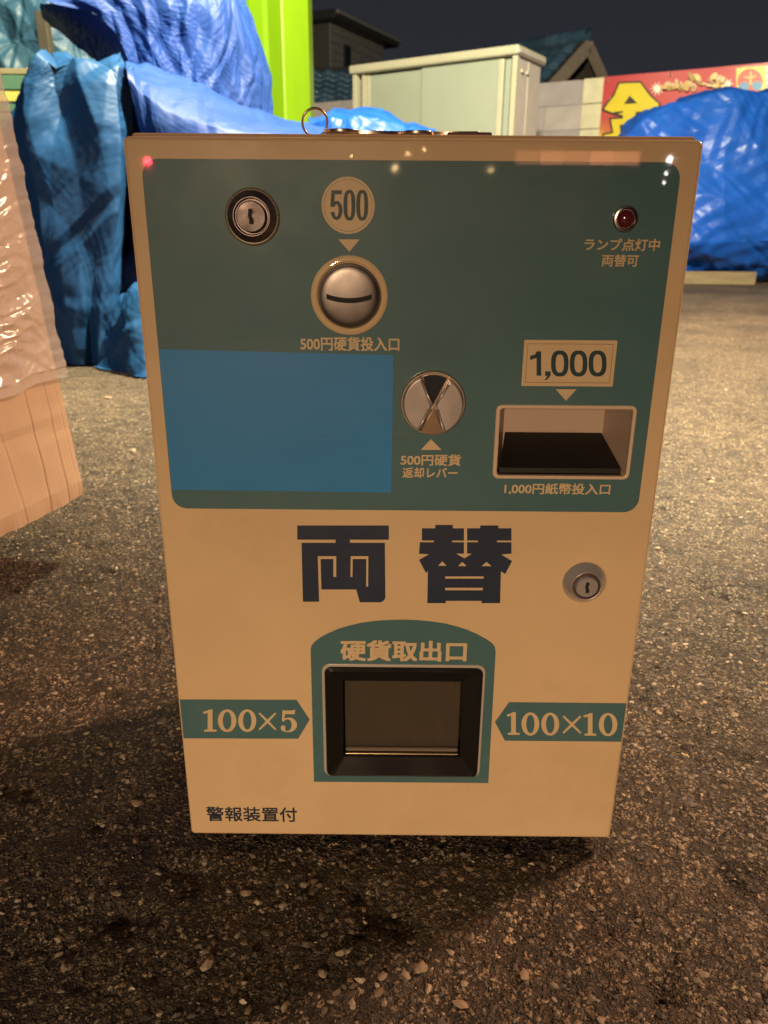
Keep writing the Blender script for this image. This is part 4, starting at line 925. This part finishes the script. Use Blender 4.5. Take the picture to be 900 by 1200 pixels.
def bplate(loops_px, off, m, name, parent=bn):
    me = plate([[bloc(u, v, off) for u, v in lp] for lp in loops_px], 0, .001); me.transform(Matrix(((1, 0, 0, 0), (0, -1, 0, off), (0, 0, 1, 0), (0, 0, 0, 1)))); me.transform(WM)
    return link(name, me, m, parent)
M_YEL = mat('yellow_print', (.66, .53, .015), .4, vary=.05); M_INK = mat('black_print', (.03, .018, .012), .4)
# the big character: outlined strokes drawn as shapes
kin = [[(726, 98), (750, 97), (762, 113), (772, 122), (768, 133), (757, 128), (757, 133), (744, 134), (744, 139), (764, 139), (764, 148), (758, 148), (762, 160), (768, 160), (768, 172), (707, 172), (708, 158), (715, 157), (719, 156), (716, 140), (730, 139), (730, 135), (718, 132), (708, 128), (712, 122), (720, 112)]]
def grow(lp, d):
    out = []; n = len(lp); cx_ = sum(p[0] for p in lp) / n; cy_ = sum(p[1] for p in lp) / n
    for k in range(n):
        a, b_, c = Vector(lp[k - 1]), Vector(lp[k]), Vector(lp[(k + 1) % n]); n1 = Vector(((b_ - a).y, -(b_ - a).x)).normalized(); n2 = Vector(((c - b_).y, -(c - b_).x)).normalized()
        nn = (n1 + n2); nn = nn.normalized() / max(.5, nn.normalized().dot(n1)); out.append(tuple(b_ + nn * d))
    return out
bplate([grow(kin[0], 2.2)], .056, M_INK, 'character_outline')
bplate(kin, .060, M_YEL, 'character')
for lp in ([(731, 122), (738, 112), (747, 121)], [(719, 131), (730, 130), (730, 132), (720, 134)], [(745, 131), (757, 130), (756, 133), (745, 134)], [(726, 146), (732, 146), (731, 157), (727, 157)], [(745, 146), (751, 146), (748, 157), (744, 157)]):
    bplate([lp], .063, M_INK, 'character_gap')
M_GOLD = [mat('gold_print', c, .35, vary=.25, vscale=30) for c in ((.55, .36, .10), (.38, .22, .07), (.70, .55, .22), (.62, .45, .30))]
for k in range(40):
    u = 778 + 72 * random.random(); v = 103 - 14 * random.random() * min(1, (u - 770) / 40) ; rx = 2 + 4 * random.random(); ry = 1.0 + 2.4 * random.random(); a0 = random.random() * 3
    lp = []
    for q in range(14):
        an = 2 * math.pi * q / 14; x_, y_ = rx * math.cos(an), ry * math.sin(an); lp.append((u + x_ * math.cos(a0) - y_ * math.sin(a0), v + x_ * math.sin(a0) + y_ * math.cos(a0)))
    bplate([lp], .0665 + .0008 * k, M_GOLD[k % 4], 'coin')
M_WHT = mat('white_print', (.80, .78, .66), .4)
for (u, v, r0, n_) in ((770, 104, 9, 10), (853, 98, 7, 7), (738, 102, 3.5, 6), (716, 116, 3.5, 6)):
    bplate([[(u + (r0 if q % 2 == 0 else r0 * .35) * math.cos(math.pi * q / n_), v + (r0 if q % 2 == 0 else r0 * .35) * math.sin(math.pi * q / n_)) for q in range(2 * n_)]], .0535, M_WHT, 'burst')
em = bplate([[(863, 79.5), (897, 77), (897, 108), (863, 110)]], .0535, mat('emblem_yellow', (.74, .62, .10), .4), 'emblem')
bplate([[(879 + 15 * math.cos(a / 15 * math.pi), 95.5 + 15 * math.sin(a / 15 * math.pi)) for a in range(30)]], .056, mat('emblem_red', (.52, .055, .035), .4), 'disc', em)
M_EB = mat('emblem_blue', (.05, .25, .52), .4)
bplate([[(865.5, 101), (869, 97), (874, 96), (878, 99), (877, 105), (872, 108), (867, 106)]], .059, M_EB, 'mark', em)
bplate([[(893, 99), (889, 95), (884, 96), (881, 99), (882, 104), (887, 106), (892, 104)]], .059, M_EB, 'mark', em)
bplate([[(878.5, 84), (881, 84), (881, 89), (886, 88), (886, 90), (881, 92), (881.5, 99), (878, 99), (878, 92), (872, 91), (872, 89), (878.5, 90)]], .061, M_GOLD[0], 'mark', em)
M_DG = mat('dark_green_print', (.03, .10, .06), .4)
bplate([[(897.5, 77), (925, 75), (925, 107), (897.5, 109)]], .0535, M_WHT, 'panel')
for lp in ([(899, 84), (922, 83), (922, 86), (899, 87)], [(899, 92), (922, 91), (922, 94), (899, 95)], [(908, 80), (912, 80), (912, 104), (908, 104)], [(899, 99), (922, 99), (922, 102), (899, 102)]):
    bplate([lp], .056 + .0015 * (lp[0][1] == 80), M_DG, 'stroke')
for k in range(5):
    link('grommet', torus(tuple(WM @ Vector((.05 + k * .72, .052, ZW - .04))), .014, .004, Matrix.Rotation(math.atan2(wd_.y, wd_.x), 3, 'Z'), 16, 6), M_CHROME, bn)

# timber under the right tarpaulin
a = ground_at(806, 332); b_ = ground_at(869, 331)
tb = link('timber', box_mesh((a.x - .55, a.y - .10, -.006), (b_.x, a.y + .0, .115), .008, 2), mat('weathered_timber', (.20, .155, .09), .75, vary=.2, vscale=6, bump=.5, bscale=30, bdist=.004, stretch=(.4, 4, 4), dirt=(.16, .12, .07), dirt_amt=.5))
tag(recenter(tb), 'squared weathered timber lying at the foot of the bright blue tarpaulin', 'timber')

# ------------------------------------------------------------------ houses beyond the wall
def tile_mesh():
    n = 6; vs = []; L, Wd = .30, .27
    for j, (yy, zz) in enumerate(((0, .03), (L, .0))):
        for k in range(n + 1): vs.append((Wd * k / n, yy, zz + .028 * math.sin(math.pi * 2 * k / n)))
    for k in range(n + 1): vs.append((Wd * k / n, 0, .008 + .028 * math.sin(math.pi * 2 * k / n)))
    fs = [(k, k + 1, n + 2 + k, n + 1 + k) for k in range(n)] + [(2 * n + 2 + k, 2 * n + 3 + k, k + 1, k) for k in range(n)]
    return pydata(vs, fs, True)
M_TILE = [mat('blue_glazed_tile', c, .34, vary=.2, vscale=6, coat=.3, dirt=(.05, .07, .08), dirt_amt=.5) for c in ((.05, .11, .19), (.07, .14, .23), (.04, .085, .15))]
TME = [tile_mesh() for _ in range(3)]
for k in range(3): TME[k].materials.append(M_TILE[k])
def tiled_roof(parent, O, ex, ey, nx_, ny_):
    """O: eave corner, ex along the eave, ey up the slope"""
    ex = ex.normalized(); ey = ey.normalized(); ez = ex.cross(ey)
    for j in range(ny_):
        for i in range(nx_):
            o = bpy.data.objects.new('tile', TME[(i * 7 + j * 3 + (i * j) % 5) % 3]); C.objects.link(o); o.parent = parent
            p = O + ex * .265 * i + ey * .25 * j + ez * .02
            o.matrix_local = Matrix.Translation(-ROOT[parent.name]) @ Matrix(((ex.x, ey.x, ez.x, p.x), (ex.y, ey.y, ez.y, p.y), (ex.z, ey.z, ez.z, p.z), (0, 0, 0, 1)))
M_PLAST = mat('house_plaster', (.36, .30, .25), .8, vary=.1); M_DKW = mat('dark_gable', (.085, .07, .06), .8, vary=.15)
# right house: gable towards the viewer, ridge running back to the left
YH = 15.0
ga = G(689, 45, YH)                                    # ridge end
hx = Vector((1, -.15, 0)).normalized(); hy = Vector((-.15, -1, 0)).normalized()
fl = G(661, 95, YH); half = abs(fl.x - ga.x) + .9; drop = .62
rdg = Vector((-1, 1.0, 0)).normalized()                # ridge direction away from the gable
fall = Vector((-1, -1, 0)).normalized()              # horizontal fall direction of the visible slope
h1 = thing('tiled_house', (ga.x - 1.6, YH + 1.0, 0), 'house with blue glazed tile roof and small gable behind the block wall', 'house')
slope_h, slope_v = 1.55, 1.15
e0 = ga + fall * slope_h - Vector((0, 0, slope_v)); e1 = ga - fall * slope_h - Vector((0, 0, slope_v))
Lr = 1.9; far = rdg * Lr
V = [e0, ga, e1, e0 + far, ga + far, e1 + far]
V2 = [v_ - Vector((0, 0, .10)) for v_ in V]
link('roof', pydata(V + V2, [(0, 1, 4, 3), (1, 2, 5, 4), (6, 9, 10, 7), (7, 10, 11, 8), (0, 6, 7, 1), (1, 7, 8, 2), (3, 4, 10, 9), (4, 5, 11, 10), (0, 3, 9, 6), (2, 8, 11, 5)]), M_DKW, h1)
tiled_roof(h1, e0, rdg * -1 if rdg.cross(ga - e0).z < 0 and False else rdg, ga - e0, 0, 0)
upv = (ga - e0)
tiled_roof(h1, e0 + far, rdg * -1, upv, int(Lr / .265), int(upv.length / .25))
for k in range(5):
    c = ga + rdg * (.2 + k * .4) + Vector((0, 0, .05)); me = lathe(0, 0, [(.10, -.2), (.115, -.19), (.115, .19), (.10, .2)], 0, 12)
    me.transform(Matrix.Translation(c) @ Matrix.Rotation(math.atan2(rdg.y, rdg.x) + math.pi / 2, 4, 'Z')); link('ridge_tile', me, M_TILE[k % 3], h1)
# barge boards and walls
def beam(a, b_, w, h, m, name, parent):
    d = (b_ - a).normalized(); s_ = d.cross(Vector((0, 0, 1))).normalized(); u_ = s_.cross(d)
    vs = [p + s_ * sx * w + u_ * sz * h for p in (a, b_) for sx, sz in ((-1, -1), (1, -1), (1, 1), (-1, 1))]
    return link(name, pydata(vs, [(0, 1, 2, 3), (7, 6, 5, 4), (0, 4, 5, 1), (1, 5, 6, 2), (2, 6, 7, 3), (3, 7, 4, 0)]), m, parent)
off = -rdg * .03 - Vector((0, 0, .12))
M_BARGE = mat('pale_barge_board', (.42, .34, .28), .6, vary=.1)
beam(e0 + off, ga + off, .03, .10, M_BARGE, 'barge_board', h1); beam(e1 + off, ga + off, .03, .10, M_BARGE, 'barge_board', h1)
i0 = e0 + rdg * .25 + (ga - e0) * .12; i1 = e1 + rdg * .25 + (ga - e1) * .12; ia = ga + rdg * .25 - Vector((0, 0, .16)); i0.z -= .15; i1.z -= .15
fz = lambda q: Vector((q.x, q.y, 0))
V = [fz(i0), fz(i1), i1, ia, i0]; bk = rdg * (Lr - .5); V += [q + bk for q in V]
link('wall', pydata(V, [(0, 1, 2, 3, 4), (9, 8, 7, 6, 5), (0, 4, 9, 5), (1, 6, 7, 2)]), M_DKW, h1)

# left: low tiled roof in front of a grey two-storey house
o0 = G(352, 122, 15.5); o1 = G(440, 118, 15.5); r0 = G(352, 78, 17.0)
h2 = thing('tiled_house', ((o0.x + o1.x) / 2, 16.6, 0), 'low blue tiled roof between the lime column and the shed', 'house')
ex = (o1 - o0); ex.z = 0; ey = Vector((0, 1.5, r0.z - o0.z)); O = o0 - ex.normalized() * 1.5
Wd = 4.2
V = [O, O + ex.normalized() * Wd, O + ex.normalized() * Wd + ey, O + ey]; V += [v_ - Vector((0, 0, .12)) for v_ in V]
link('roof', pydata(V, [(0, 1, 2, 3), (7, 6, 5, 4), (0, 4, 5, 1), (1, 5, 6, 2), (2, 6, 7, 3), (3, 7, 4, 0)]), M_DKW, h2)
tiled_roof(h2, O, ex, ey, int(Wd / .265), int(ey.length / .25))
link('wall', box_mesh((O.x + .2, 16.1, -.02), (O.x + Wd - .2, 19, O.z + .05), 0), M_PLAST, h2)
link('wall', box_mesh((O.x + .2, 17.0, O.z + .06), (O.x + Wd - .2, 19, r0.z - .14), 0), M_PLAST, h2)

hc = G(386, 10, 22.0); hr = G(449, 38, 24.6)
h3 = thing('grey_house', (hc.x - 1, 24, 0), 'dark grey two-storey house with boarded side wall and flat sloping eaves', 'house')
dv = Vector((hr.x - hc.x, hr.y - hc.y, 0)); dl = dv.length; dvn = dv.normalized(); dp = Vector((-dvn.y, dvn.x, 0))
HM = Matrix(((dvn.x, dp.x, 0, hc.x), (dvn.y, dp.y, 0, hc.y), (0, 0, 1, 0), (0, 0, 0, 1)))
Zh = hc.z - .3
def hb(name, lo, hi, m, parent=h3, bv=0): return link(name, box_mesh(lo, hi, bv, 1, HM), m, parent)
M_SIDE = mat('grey_siding', (.30, .28, .275), .7, vary=.2, vscale=3, stretch=(1, 1, 6)); M_SIDE2 = mat('dark_siding', (.12, .112, .095), .7, vary=.1)
hb('wall', (.01, .02, -.02), (dl, 5, Zh), M_SIDE2)
nbd = 26
for k in range(nbd): hb('siding_board', (.0, -.02 - .004 * (k % 2), Zh - (k + 1) * .20 + .006), (dl, .018, Zh - k * .20 - .004), M_SIDE, h3, .003) if Zh - (k + 1) * .2 > 0 else None
hb('roof', (-.35, -.35, Zh + .002), (dl + .3, 5.3, Zh + .20), mat('dark_roof', (.05, .05, .052), .5), h3, .02)
gt = hb('gutter', (-.3, -.44, Zh + .10), (dl + .3, -.352, Zh + .19), mat('pale_gutter', (.33, .33, .33), .4), h3, .01)
M_WIN = mat('dark_window_glass', (.012, .013, .016), .08, spec=.6)
def win(x0_, x1_, za, zb):
    w_ = hb('window', (x0_, -.07, za), (x1_, -.026, zb), mat('window_frame', (.10, .10, .10), .4, .6), h3, .006)
    hb('pane', (x0_ + .05, -.080, za + .05), ((x0_ + x1_) / 2 - .02, -.072, zb - .05), M_WIN, w_); hb('pane', ((x0_ + x1_) / 2 + .02, -.080, za + .05), (x1_ - .05, -.072, zb - .05), M_WIN, w_)
win(.45, 1.25, Zh - 2.1, Zh - 1.15); win(.62, .95, Zh - .85, Zh - .35); win(1.75, 2.05, Zh - 1.9, Zh - 1.2)
hb('annex', (dl + .002, .6, -.02), (dl + 1.6, 4, Zh - 1.0), M_SIDE2); hb('annex_roof', (dl + .01, .35, Zh - .998), (dl + 1.8, 4.2, Zh - .85), mat('dark_roof', (.06, .06, .062), .5), h3, .01)

# ------------------------------------------------------------------ lamps behind the viewer, seen mirrored in the cabinet's enamel
def mirrored(u, v, back):
    d = ray(u, v); hit = CAM + d * (DF / d.y); return hit + Vector((d.x, -d.y, d.z)) * ((back + DF) / d.y)
def glow(name, c, s_): return mat(name, (.5, .5, .5), .5, emit=c, estr=s_)
M_POLE = mat('lamp_pole', (.10, .10, .10), .5, .5)
def small_lamp(u, v, back, r, m, label, cat='lamp'):
    p = mirrored(u, v, back); t_ = thing('lamp_post', (p.x, p.y, 0), label, cat, 'lamps mirrored in the coin changer')
    link('pole', box_mesh((p.x - .02, p.y - .02 - r, -.01), (p.x + .02, p.y + .02 - r, p.z + .02), .004), M_POLE, t_)
    me = lathe(0, 0, [(r * math.sin(R(q)), r * math.cos(R(q))) for q in (178, 150, 120, 90, 60, 30, 2)], 0, 14); me.transform(Matrix.Translation(p) @ Matrix.Rotation(math.pi, 4, 'Z')); link('lamp_glass', me, m, t_)
small_lamp(173, 189, 9, .045, glow('red_glow', (1, .03, .06), 160), 'small red lamp mirrored in the cabinet beside its upper lock')
WH = glow('white_glow', (1, .92, .86), 110); WA = glow('amber_glow', (1, .66, .28), 80)
for u, v, r in ((785, 187, .034), (780.5, 203, .017), (778, 214, .016)): small_lamp(u, v, 9.5, r, WH, 'larger white lamp mirrored in the top corner of the cabinet above the indicator lamp' if r > .03 else 'tiny white lamp mirrored just above the red indicator lamp')
for u, v, r in ((463, 197, .030), (478, 180, .020), (497, 175, .017), (575, 199, .020), (412, 183, .014)): small_lamp(u, v, 10.5, r, WA, 'tiny amber lamp mirrored along the top edge of the cabinet')
aw = [mirrored(u, v, 11) for u, v in ((604, 192), (751, 190), (751, 177), (604, 181))]
at_ = thing('lit_shopfront', ((aw[0].x + aw[1].x) / 2, aw[0].y, 0), 'long orange lit shop fascia mirrored in the top of the cabinet', 'shopfront')
Y_ = aw[0].y
link('facade', box_mesh((aw[0].x - .5, Y_ - .5, -.01), (aw[1].x + .5, Y_ - .11, aw[2].z + .4), .01), mat('dark_facade', (.06, .05, .045), .7, vary=.1), at_)
wdt = (aw[1].x - aw[0].x)
for k in range(5): link('fascia_panel', box_mesh((aw[0].x + wdt * k / 5 + .01, Y_ - .10, aw[0].z), (aw[0].x + wdt * (k + 1) / 5 - .01, Y_ - .04, aw[2].z), .01), glow('orange_fascia', (1, .36, .16), (5.0, 9.0, 7.0, 11, 9)[k]), at_)

# ------------------------------------------------------------------ stones in and on the asphalt
def ico_variants(n, seed):
    r_ = np.random.default_rng(seed); out = []
    for _ in range(n):
        bm = bmesh.new(); bmesh.ops.create_icosphere(bm, subdivisions=1, radius=1)
        v = np.array([q.co for q in bm.verts]); bm.faces.ensure_lookup_table(); f = np.array([[w.index for w in q.verts] for q in bm.faces]); bm.free()
        v = v * r_.uniform(.62, 1.25, (len(v), 1)) * np.array([1, r_.uniform(.55, .95), r_.uniform(.38, .7)]); out.append((v, f))
    return out
VAR = ico_variants(14, 5)
def scatter(N, xr_, yr_, size, sink, seed, cols, keep=None, p=1.6):
    r_ = np.random.default_rng(seed); X = r_.uniform(*xr_, N); Y = yr_[0] + (yr_[1] - yr_[0]) * r_.uniform(0, 1, N) ** p
    k = np.ones(N, bool)
    if keep is not None: k = keep(X, Y)
    X, Y = X[k], Y[k]; N = len(X); Z = gheight(X, Y); sz = size[0] * (size[1] / size[0]) ** (r_.uniform(0, 1, N) ** 2.2); a = r_.uniform(0, 6.28, N); vi = r_.integers(0, len(VAR), N); ci = r_.choice(len(cols), N)
    Vs, Fs, Cs, n0 = [], [], [], 0
    for j in range(len(VAR)):
        m_ = np.where(vi == j)[0]
        if not len(m_): continue
        v, f = VAR[j]; ca, sa = np.cos(a[m_])[:, None], np.sin(a[m_])[:, None]
        x = (v[None, :, 0] * ca - v[None, :, 1] * sa) * sz[m_][:, None] + X[m_][:, None]; y = (v[None, :, 0] * sa + v[None, :, 1] * ca) * sz[m_][:, None] + Y[m_][:, None]
        z = v[None, :, 2] * sz[m_][:, None] + (Z[m_] + sz[m_] * sink)[:, None]
        Vs.append(np.stack([x, y, z], -1).reshape(-1, 3)); Fs.append((f[None] + (n0 + np.arange(len(m_)) * len(v))[:, None, None]).reshape(-1, 3)); n0 += len(m_) * len(v)
        c = np.array(cols)[ci[m_]] * r_.uniform(.7, 1.3, (len(m_), 1)); Cs.append(np.repeat(np.c_[c, np.ones(len(m_))], len(v), 0))
    me = np_mesh(np.concatenate(Vs), np.concatenate(Fs), False)
    at = me.color_attributes.new('stone_color', 'FLOAT_COLOR', 'POINT'); at.data.foreach_set('color', np.concatenate(Cs).astype(np.float32).ravel()); return me
STC = [(.30, .245, .18), (.035, .026, .019), (.055, .041, .029), (.05, .042, .033), (.08, .066, .05), (.10, .08, .058), (.13, .105, .075), (.065, .05, .036), (.20, .165, .12), (.04, .035, .03), (.15, .11, .07)]
M_STONE = mat('aggregate_stone', (.1, .08, .06), .6, attr='stone_color', vary=.25, vscale=90, bump=.4, bscale=300, bdist=.0008)
clear = lambda X, Y: ~((X > xl - .005) & (X < xr + .005) & (Y > DF - .002) & (Y < DF + DEPTH))
o = link('aggregate', scatter(46000, (-.62, .62), (.24, 1.5), (.0008, .0044), -.16, 71, STC + [(.24, .19, .13)], clear, 1.5), M_STONE); tag(o, 'small stones bedded in the worn asphalt', 'stones', kind='stuff')
o = link('gravel', scatter(7000, (-2.2, 2.6), (1.2, 4.5), (.002, .007), -.1, 73, STC + [(.25, .2, .14)], None, 1.3), M_STONE); tag(o, 'loose gravel scattered over the yard farther off', 'gravel', kind='stuff')
# single larger chips
CH_ = [(492, 1130, .0080), (243, 1126, .0095), (378, 1135, .0070), (155, 526, .016), (160, 935, .0085), (288, 1040, .0065), (615, 1135, .006), (540, 1170, .0075), (448, 1140, .0055), (850, 918, .006), (862, 832, .008), (800, 985, .006), (125, 465, .018), (835, 560, .012), (770, 640, .009), (400, 1112, .006), (690, 1120, .005)]
M_CHIP = mat('tan_stone_chip', (.27, .20, .13), .65, vary=.25, vscale=60, bump=.5, bscale=200, bdist=.001)
for k, (u, v, r_) in enumerate(CH_):
    r_ *= .72
    p = ground_at(u, v, .002); vv, ff = VAR[k % len(VAR)]; zz = float(gheight(np.array([p.x]), np.array([p.y]))[0]) * (1 if p.y < 3 else 0)
    a = k * 1.3; vv = vv * r_; V = np.c_[vv[:, 0] * math.cos(a) - vv[:, 1] * math.sin(a), vv[:, 0] * math.sin(a) + vv[:, 1] * math.cos(a), vv[:, 2] * .8]
    V[:, 2] += zz + r_ * .12; V[:, 0] += p.x; V[:, 1] += p.y
    o = recenter(link('stone_chip', pydata(V, [tuple(q) for q in ff]), M_CHIP)); tag(o, 'pale stone chip on the asphalt between the wrapped carton and the coin changer' if u < 200 and v < 700 else 'tan stone chip on the shaded asphalt before the foot of the coin changer' if v > 1000 and u < 480 else 'tan stone chip on the shaded asphalt left of the coin changer' if u < 220 else 'tan stone chip on the lamplit asphalt right of the coin changer', 'stone', 'loose stone chips on the asphalt')
